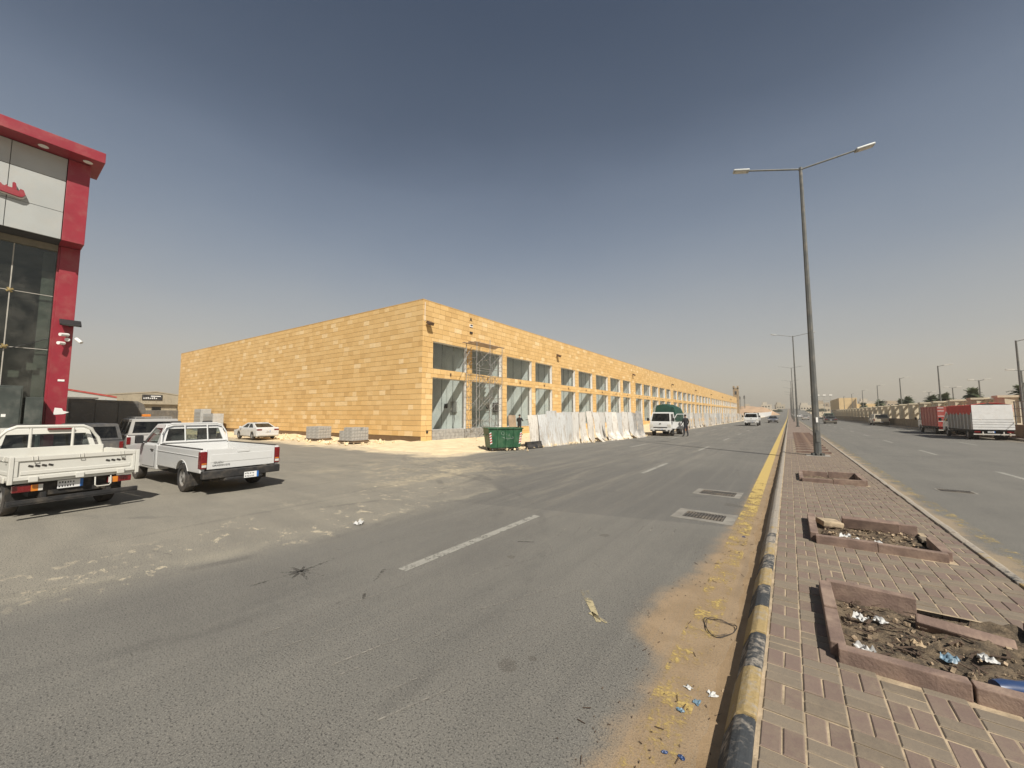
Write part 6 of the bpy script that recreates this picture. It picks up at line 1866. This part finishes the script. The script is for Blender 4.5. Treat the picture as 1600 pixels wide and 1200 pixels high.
# ------------------------------------------------------------------ people
M_BLKCL = mat('black_clothing', (.014, .014, .016), .85, .2, 8); M_DARKTR = mat('dark_trousers', (.022, .024, .032), .85, .2, 8)
M_SKIN = mat('skin', (.26, .15, .10), .6, .08, 8); M_HAIR = mat('black_hair', (.012, .011, .010), .7); M_SHOE = mat('shoe', (.20, .19, .18), .7)
def person(label, loc, rz, pose, h=1.74):
    """one skinned figure: spine, limbs with tapering radii, hands with five fingers"""
    t = thing('person', label, 'person', loc, rz, None, h / 1.74)
    V = []; E = []; Rr = []
    def add(p, r, par=None):
        V.append(Vector(p)); Rr.append(r)
        if par is not None: E.append((par, len(V) - 1))
        return len(V) - 1
    pel = add((0, 0, .95), (.155, .115)); wa = add((.01, 0, 1.10), (.14, .105), pel); ch = add((.0, 0, 1.30), (.17, .125), wa); nb = add((.0, 0, 1.46), (.085, .08), ch)
    nk = add((.02, 0, 1.53), (.055, .058), nb); hd0 = add((.035, 0, 1.60), (.075, .085), nk); hd1 = add((.04, 0, 1.68), (.078, .092), hd0); add((.03, 0, 1.735), (.045, .05), hd1)
    for s in (1, -1):
        lp = pose['leg'][0 if s > 0 else 1]
        hp = add((0, s * .095, .90), (.098, .098), pel); kn = add((lp[0], s * .11, .50), (.066, .066), hp); cf = add(((lp[0] + lp[1]) / 2 - .02, s * .115, .34), (.058, .06), kn)
        an = add((lp[1], s * .12, .09), (.042, .045), cf); add((lp[1] + .17, s * .135, .035), (.034, .04), an)
        sh = add((0, s * .185, 1.41), (.068, .068), ch); ap = pose['arm'][0 if s > 0 else 1]
        el = add(ap[0], (.047, .047), sh); wr = add(ap[1], (.033, .030), el)
        d = (Vector(ap[1]) - Vector(ap[0])).normalized(); pm = add(Vector(ap[1]) + d * .075, (.036, .022), wr)
        sd = Vector((0, s, 0)).cross(d); fw_ = d.cross(sd).normalized() if sd.length > .1 else Vector((1, 0, 0)); ac = d.cross(fw_).normalized()
        base = V[pm]
        for k, L in enumerate((.072, .082, .076, .060)):
            f0 = add(base + d * .03 + ac * ((k - 1.5) * .02), .0095, pm); f1 = add(V[f0] + d * L * .55 + fw_ * .012, .0085, f0); add(V[f1] + d * L * .45 + fw_ * .02, .007, f1)
        t0 = add(Vector(ap[1]) + d * .03 + ac * -.035, .011, wr); add(V[t0] + d * .045 + ac * -.02, .009, t0)
    me = bpy.data.meshes.new('body'); me.from_pydata(V, E, [])
    o = bpy.data.objects.new('body', me); COL.objects.link(o)
    md = o.modifiers.new('skin', 'SKIN'); md.use_smooth_shade = True
    for i, sv in enumerate(me.skin_vertices[0].data):
        sv.radius = Rr[i] if isinstance(Rr[i], tuple) else (Rr[i], Rr[i])
        sv.use_root = (i == 0)
    sb = o.modifiers.new('sub', 'SUBSURF'); sb.levels = 1; sb.render_levels = 1
    bpy.context.view_layer.update()
    ev = o.evaluated_get(bpy.context.evaluated_depsgraph_get())
    m2 = bpy.data.meshes.new_from_object(ev)
    m2.name = 'body'
    bpy.data.objects.remove(o)
    m2.materials.clear()
    for m in (M_SKIN, M_BLKCL, M_DARKTR, M_SHOE): m2.materials.append(m)
    hands = [Vector(a[1]) for a in pose['arm']]
    for p in m2.polygons:
        c = p.center
        k = 1
        if c.z > 1.515: k = 0
        elif c.z < .085: k = 3
        elif c.z < .93 and abs(c.y) < .26: k = 2
        if any((c - hw).length < .02 or ((c - hw).dot((hw - Vector(a[0])).normalized()) > 0 and (c - hw).length < .25) for hw, a in zip(hands, pose['arm'])): k = 0
        p.material_index = k
        p.use_smooth = True
    b = link('body', m2, t)
    g = G(); g.lathe([(0, .075), (.045, .068), (.075, .04), (.088, 0), (.086, -.04), (.07, -.06)], (0, 0, 0), 'z', 14); hr = g.build('hair', M_HAIR, t, smooth=80); hr.location = (.022, 0, 1.685)
    g = G()
    for s in (1, -1): g.obox((.105, s * .033, 1.665), (.012, .022, .009))
    g.build('eye', M_HAIR, t)
    g = G(); g.raw([(.115, -.012, 1.645), (.115, .012, 1.645), (.117, 0, 1.675), (.14, 0, 1.642)], [(0, 1, 3), (1, 2, 3), (2, 0, 3)]); g.build('nose', M_SKIN, t)
    g = G(); g.obox((.112, 0, 1.612), (.008, .045, .010)); g.build('mouth', mat('lips', (.2, .09, .07), .6), t)
    g = G()
    for s in (1, -1): g.obox((.03, s * .088, 1.655), (.035, .014, .055))
    g.build('ear', M_SKIN, t, bevel=.005)
    return t
person('person in black jacket and dark trousers standing by the open truck door', (-6.75, 33.2, 0), PI * .80, {'leg': ((.05, .10), (.0, -.08)), 'arm': (((.02, .27, 1.16), (.20, .24, .99)), ((-.03, -.28, 1.15), (.10, -.27, .94)))}, 1.76)
person('person in dark clothes working at the stone pier behind the skip', (-17.9, 26.0, .03), PI * .55, {'leg': ((.03, .05), (.02, -.05)), 'arm': (((.10, .27, 1.18), (.32, .20, 1.16)), ((.14, -.26, 1.20), (.36, -.14, 1.26)))}, 1.74)
t = thing('work_platform', 'trestle platform under the person behind the skip', 'trestle', (-17.9, 26.0, 0))
bpy.data.objects.remove(t)

# ------------------------------------------------------------------ litter
M_PAPER = mat('white_plastic', (.52, .52, .50), .5, .08, 8); M_WIRE = mat('dark_wire', (.05, .043, .037), .7); M_TWIG = mat('dry_twig', (.09, .06, .04), .9, .3, 9)
def crumple(name, label, loc, size, m, seed, cat='litter', flat=.4, grp=None):
    rnd = random.Random(seed); g = G(); n = 14; size *= .8
    g.grid(lambda u, v: ((u - .5) * size * (1 + .3 * math.sin(v * 5 + seed)), (v - .5) * size * .8, size * flat * (.05 + max(0, mnoise.noise((u * 3.3 + seed, v * 3.3, 2)) + .2 + .25 * mnoise.noise((u * 9 + seed, v * 9, 4))) * math.sin(PI * min(1, max(0, u * .94 + .03))) ** .5)), n, n)
    o = g.build(name, m, smooth=70); o.location = loc; o.rotation_euler = (0, 0, rnd.uniform(0, 6))
    return tag(o, label, cat, grp)
crumple('plastic_bag', 'white scrap of plastic lying alone on the left road', (-5.77, 3.79, .004), .16, M_PAPER, 3, flat=.9)
o = thing('wire_loop', 'loop of dark wire lying on the sand by the kerb', 'wire', (-.56, 3.78, .008)); o.scale = (.8, .72, .8)
g = G(); g.tube([(.15 * math.cos(a) * (1 + .1 * math.sin(3 * a)), .20 * math.sin(a) + .04 * math.cos(2 * a), .006 + .01 * math.sin(5 * a)) for a in [k * .262 for k in range(25)]], .0042, 5); g.build('strand', M_WIRE, o)
g = G(); g.tube([(.14 * math.cos(a) * (1 + .14 * math.sin(3 * a + 1)), .19 * math.sin(a) + .05 * math.cos(2 * a), .014 + .01 * math.sin(4 * a)) for a in [k * .262 for k in range(22)]], .003, 5); g.build('strand', M_WIRE, o)
# rubble in the two littered pits
g = G(); rq = random.Random(44)
for (x0_, y0_, x1_, y1_) in PITS[:2]:
    for k in range(170):
        f = rq.random(); x = x1_ - .12 - (x1_ - x0_ - .24) * f ** 1.3; y = y1_ - .12 - (y1_ - y0_ - .24) * rq.random() ** 1.4
        s_ = rq.choice((.006, .008, .011, .016, .028)); g.obox((x, y, .118 + s_ * .4), (s_, s_ * rq.uniform(.6, 1.3), s_ * .7), (rq.uniform(0, 3), rq.uniform(0, 3), rq.uniform(0, 3)))
tag(g.build('pit_rubble', mat('tan_rubble', (.33, .25, .165), .95, .3, 20, .6, 60)), 'tan crumbs of rubble in the two nearest tree pits', 'rubble', kind='stuff')
# bits in and around the pits
rnd = random.Random(11)
M_BLUEP = mat('blue_plastic', (.03, .06, .15), .35, .2, 9); M_LBLUE = mat('pale_blue_plastic', (.14, .22, .28), .4, .2, 9); M_CARD = mat('card_scrap', (.42, .32, .2), .9, .2, 9)
o = thing('plastic_bottle', 'crushed blue plastic bottle in the near corner of the nearest tree pit', 'bottle', (1.08, 3.80, .14), .5)
g = G(); g.lathe([(0, -.16), (.045, -.155), (.052, -.1), (.046, -.02), (.052, .05), (.046, .10), (.018, .15), (.016, .18), (0, .18)], (0, 0, 0), 'x', 12); g.build('body', M_BLUEP, o, smooth=40)
g = G(); g.lathe([(.019, .172), (.02, .2), (0, .2)], (0, 0, 0), 'x', 10); g.build('cap', M_PAPER, o)
for k, (x, y, s, m, l) in enumerate(((.36, 3.80, .13, M_PAPER, 'crumpled white film in the front left of the nearest pit'), (.40, 4.35, .12, M_PAPER, 'white wrapper at the back left of the nearest pit'), (.52, 4.38, .10, M_PAPER, 'smaller white wrapper beside the back left wrapper'), (1.02, 4.14, .11, M_PAPER, 'white wrapper near the middle right of the nearest pit'), (.82, 4.0, .13, M_LBLUE, 'pale blue film in the middle of the nearest pit'), (.68, 4.12, .10, M_CARD, 'brown card scrap in the middle of the nearest pit'),
                                     (.55, 7.05, .17, M_PAPER, 'large white crumpled sheet in the second pit'), (.68, 6.92, .14, M_PAPER, 'white crumpled sheet nearer the front of the second pit'), (.42, 7.15, .12, M_CARD, 'brown card scrap in the second pit'), (.85, 6.95, .14, M_PAPER, 'white cup scrap right of the white sheets in the second pit'))):
    crumple('litter_scrap', l, (x, y, .125), s, m, 20 + k, flat=.6)
for k, (x, y, s, m, l) in enumerate(((-.62, 2.62, .05, M_LBLUE, 'pale blue scrap on the sand strip nearest the frame bottom'), (-.55, 2.75, .06, M_LBLUE, 'second pale blue scrap on the sand strip'), (-.62, 2.86, .055, M_PAPER, 'white scrap on the sand strip beside the blue scraps'), (-.48, 2.88, .07, M_PAPER, 'crumpled white tissue against the kerb shadow'), (-.42, 2.95, .06, M_CARD, 'brown scrap by the crumpled tissue'), (-.62, 2.26, .035, M_BLUEP, 'dark blue bottle cap on the sand strip'), (-.54, 2.28, .04, M_BLUEP, 'flat dark blue scrap beside the bottle cap'), (-.62, 6.7, .05, M_BLUEP, 'small blue scrap on the sand by the drain'))):
    crumple('litter_scrap', l, (x, y, .004), s, m, 50 + k, flat=.4)
g = G()
for k in range(200):
    y = 1.9 + 9 * rnd.random() ** 1.5; x = -.38 - .75 * rnd.random() * (1 if y < 6 else .5); a = rnd.uniform(0, PI); L = rnd.choice((.006, .008, .012, .018, .05))
    g.bar((x, y, .006), (x + L * math.cos(a), y + L * math.sin(a), .008 + rnd.uniform(0, .006)), .0035, .0035)
tag(g.build('twigs', M_TWIG), 'scattered dry twigs and crumbs on the sand strip', 'twigs', kind='stuff')
g = G()
for (x0_, y0_, x1_, y1_) in PITS[:2]:
    for k in range(150):
        x, y = rnd.uniform(x0_ + .08, x1_ - .08), rnd.uniform(y0_ + .08, y1_ - .08); a = rnd.uniform(0, PI); L = rnd.uniform(.02, .11)
        z = .115 + rnd.uniform(0, .03); g.bar((x, y, z), (x + L * math.cos(a), y + L * math.sin(a), z + rnd.uniform(-.01, .02)), rnd.uniform(.004, .02), .005)
tag(g.build('dead_leaves', M_TWIG), 'dry leaves and stalks filling the two nearest pits', 'leaves', kind='stuff')
g = G()
for k in range(500):
    f = rnd.random(); y = 15 + 17 * f; x = -11.3 + 1.75 * min(1, max(0, (y - 17) / 14)) + rnd.gauss(.15, .3) if rnd.random() < .7 else rnd.uniform(-18.5, -12.5)
    s = rnd.choice((.02, .03, .04, .05, .09)); g.obox((x, y, .07 + s * .2), (s, s * rnd.uniform(.6, 1.2), s * .6), (rnd.uniform(0, 3), rnd.uniform(0, 3), rnd.uniform(0, 3)))
for k in range(260):
    x = rnd.uniform(-36, -19.6); y = rnd.uniform(12.3, 15.6); s = rnd.choice((.03, .05, .08, .14)); g.obox((x, y, .08 + s * .2), (s, s, s * .6), (rnd.uniform(0, 3), rnd.uniform(0, 3), rnd.uniform(0, 3)))
tag(g.build('rubble', M_SAND), 'loose stones and rubble on the sandy verge', 'rubble', kind='stuff')

# ------------------------------------------------------------------ dusty air
g = G(); g.box(-300, -80, -1.2, 300, 640, 22)
hz = g.build('haze', None); tag(hz, kind='stuff')
hm = bpy.data.materials.new('dusty_air'); hm.use_nodes = True
ht = hm.node_tree
for n in list(ht.nodes): ht.nodes.remove(n)
ho = ht.nodes.new('ShaderNodeOutputMaterial'); pvn = ht.nodes.new('ShaderNodeVolumePrincipled')
pvn.inputs['Color'].default_value = (.93, .88, .78, 1); pvn.inputs['Density'].default_value = .0009; pvn.inputs['Anisotropy'].default_value = .3
ht.links.new(pvn.outputs[0], ho.inputs['Volume'])
hz.data.materials.clear(); hz.data.materials.append(hm)
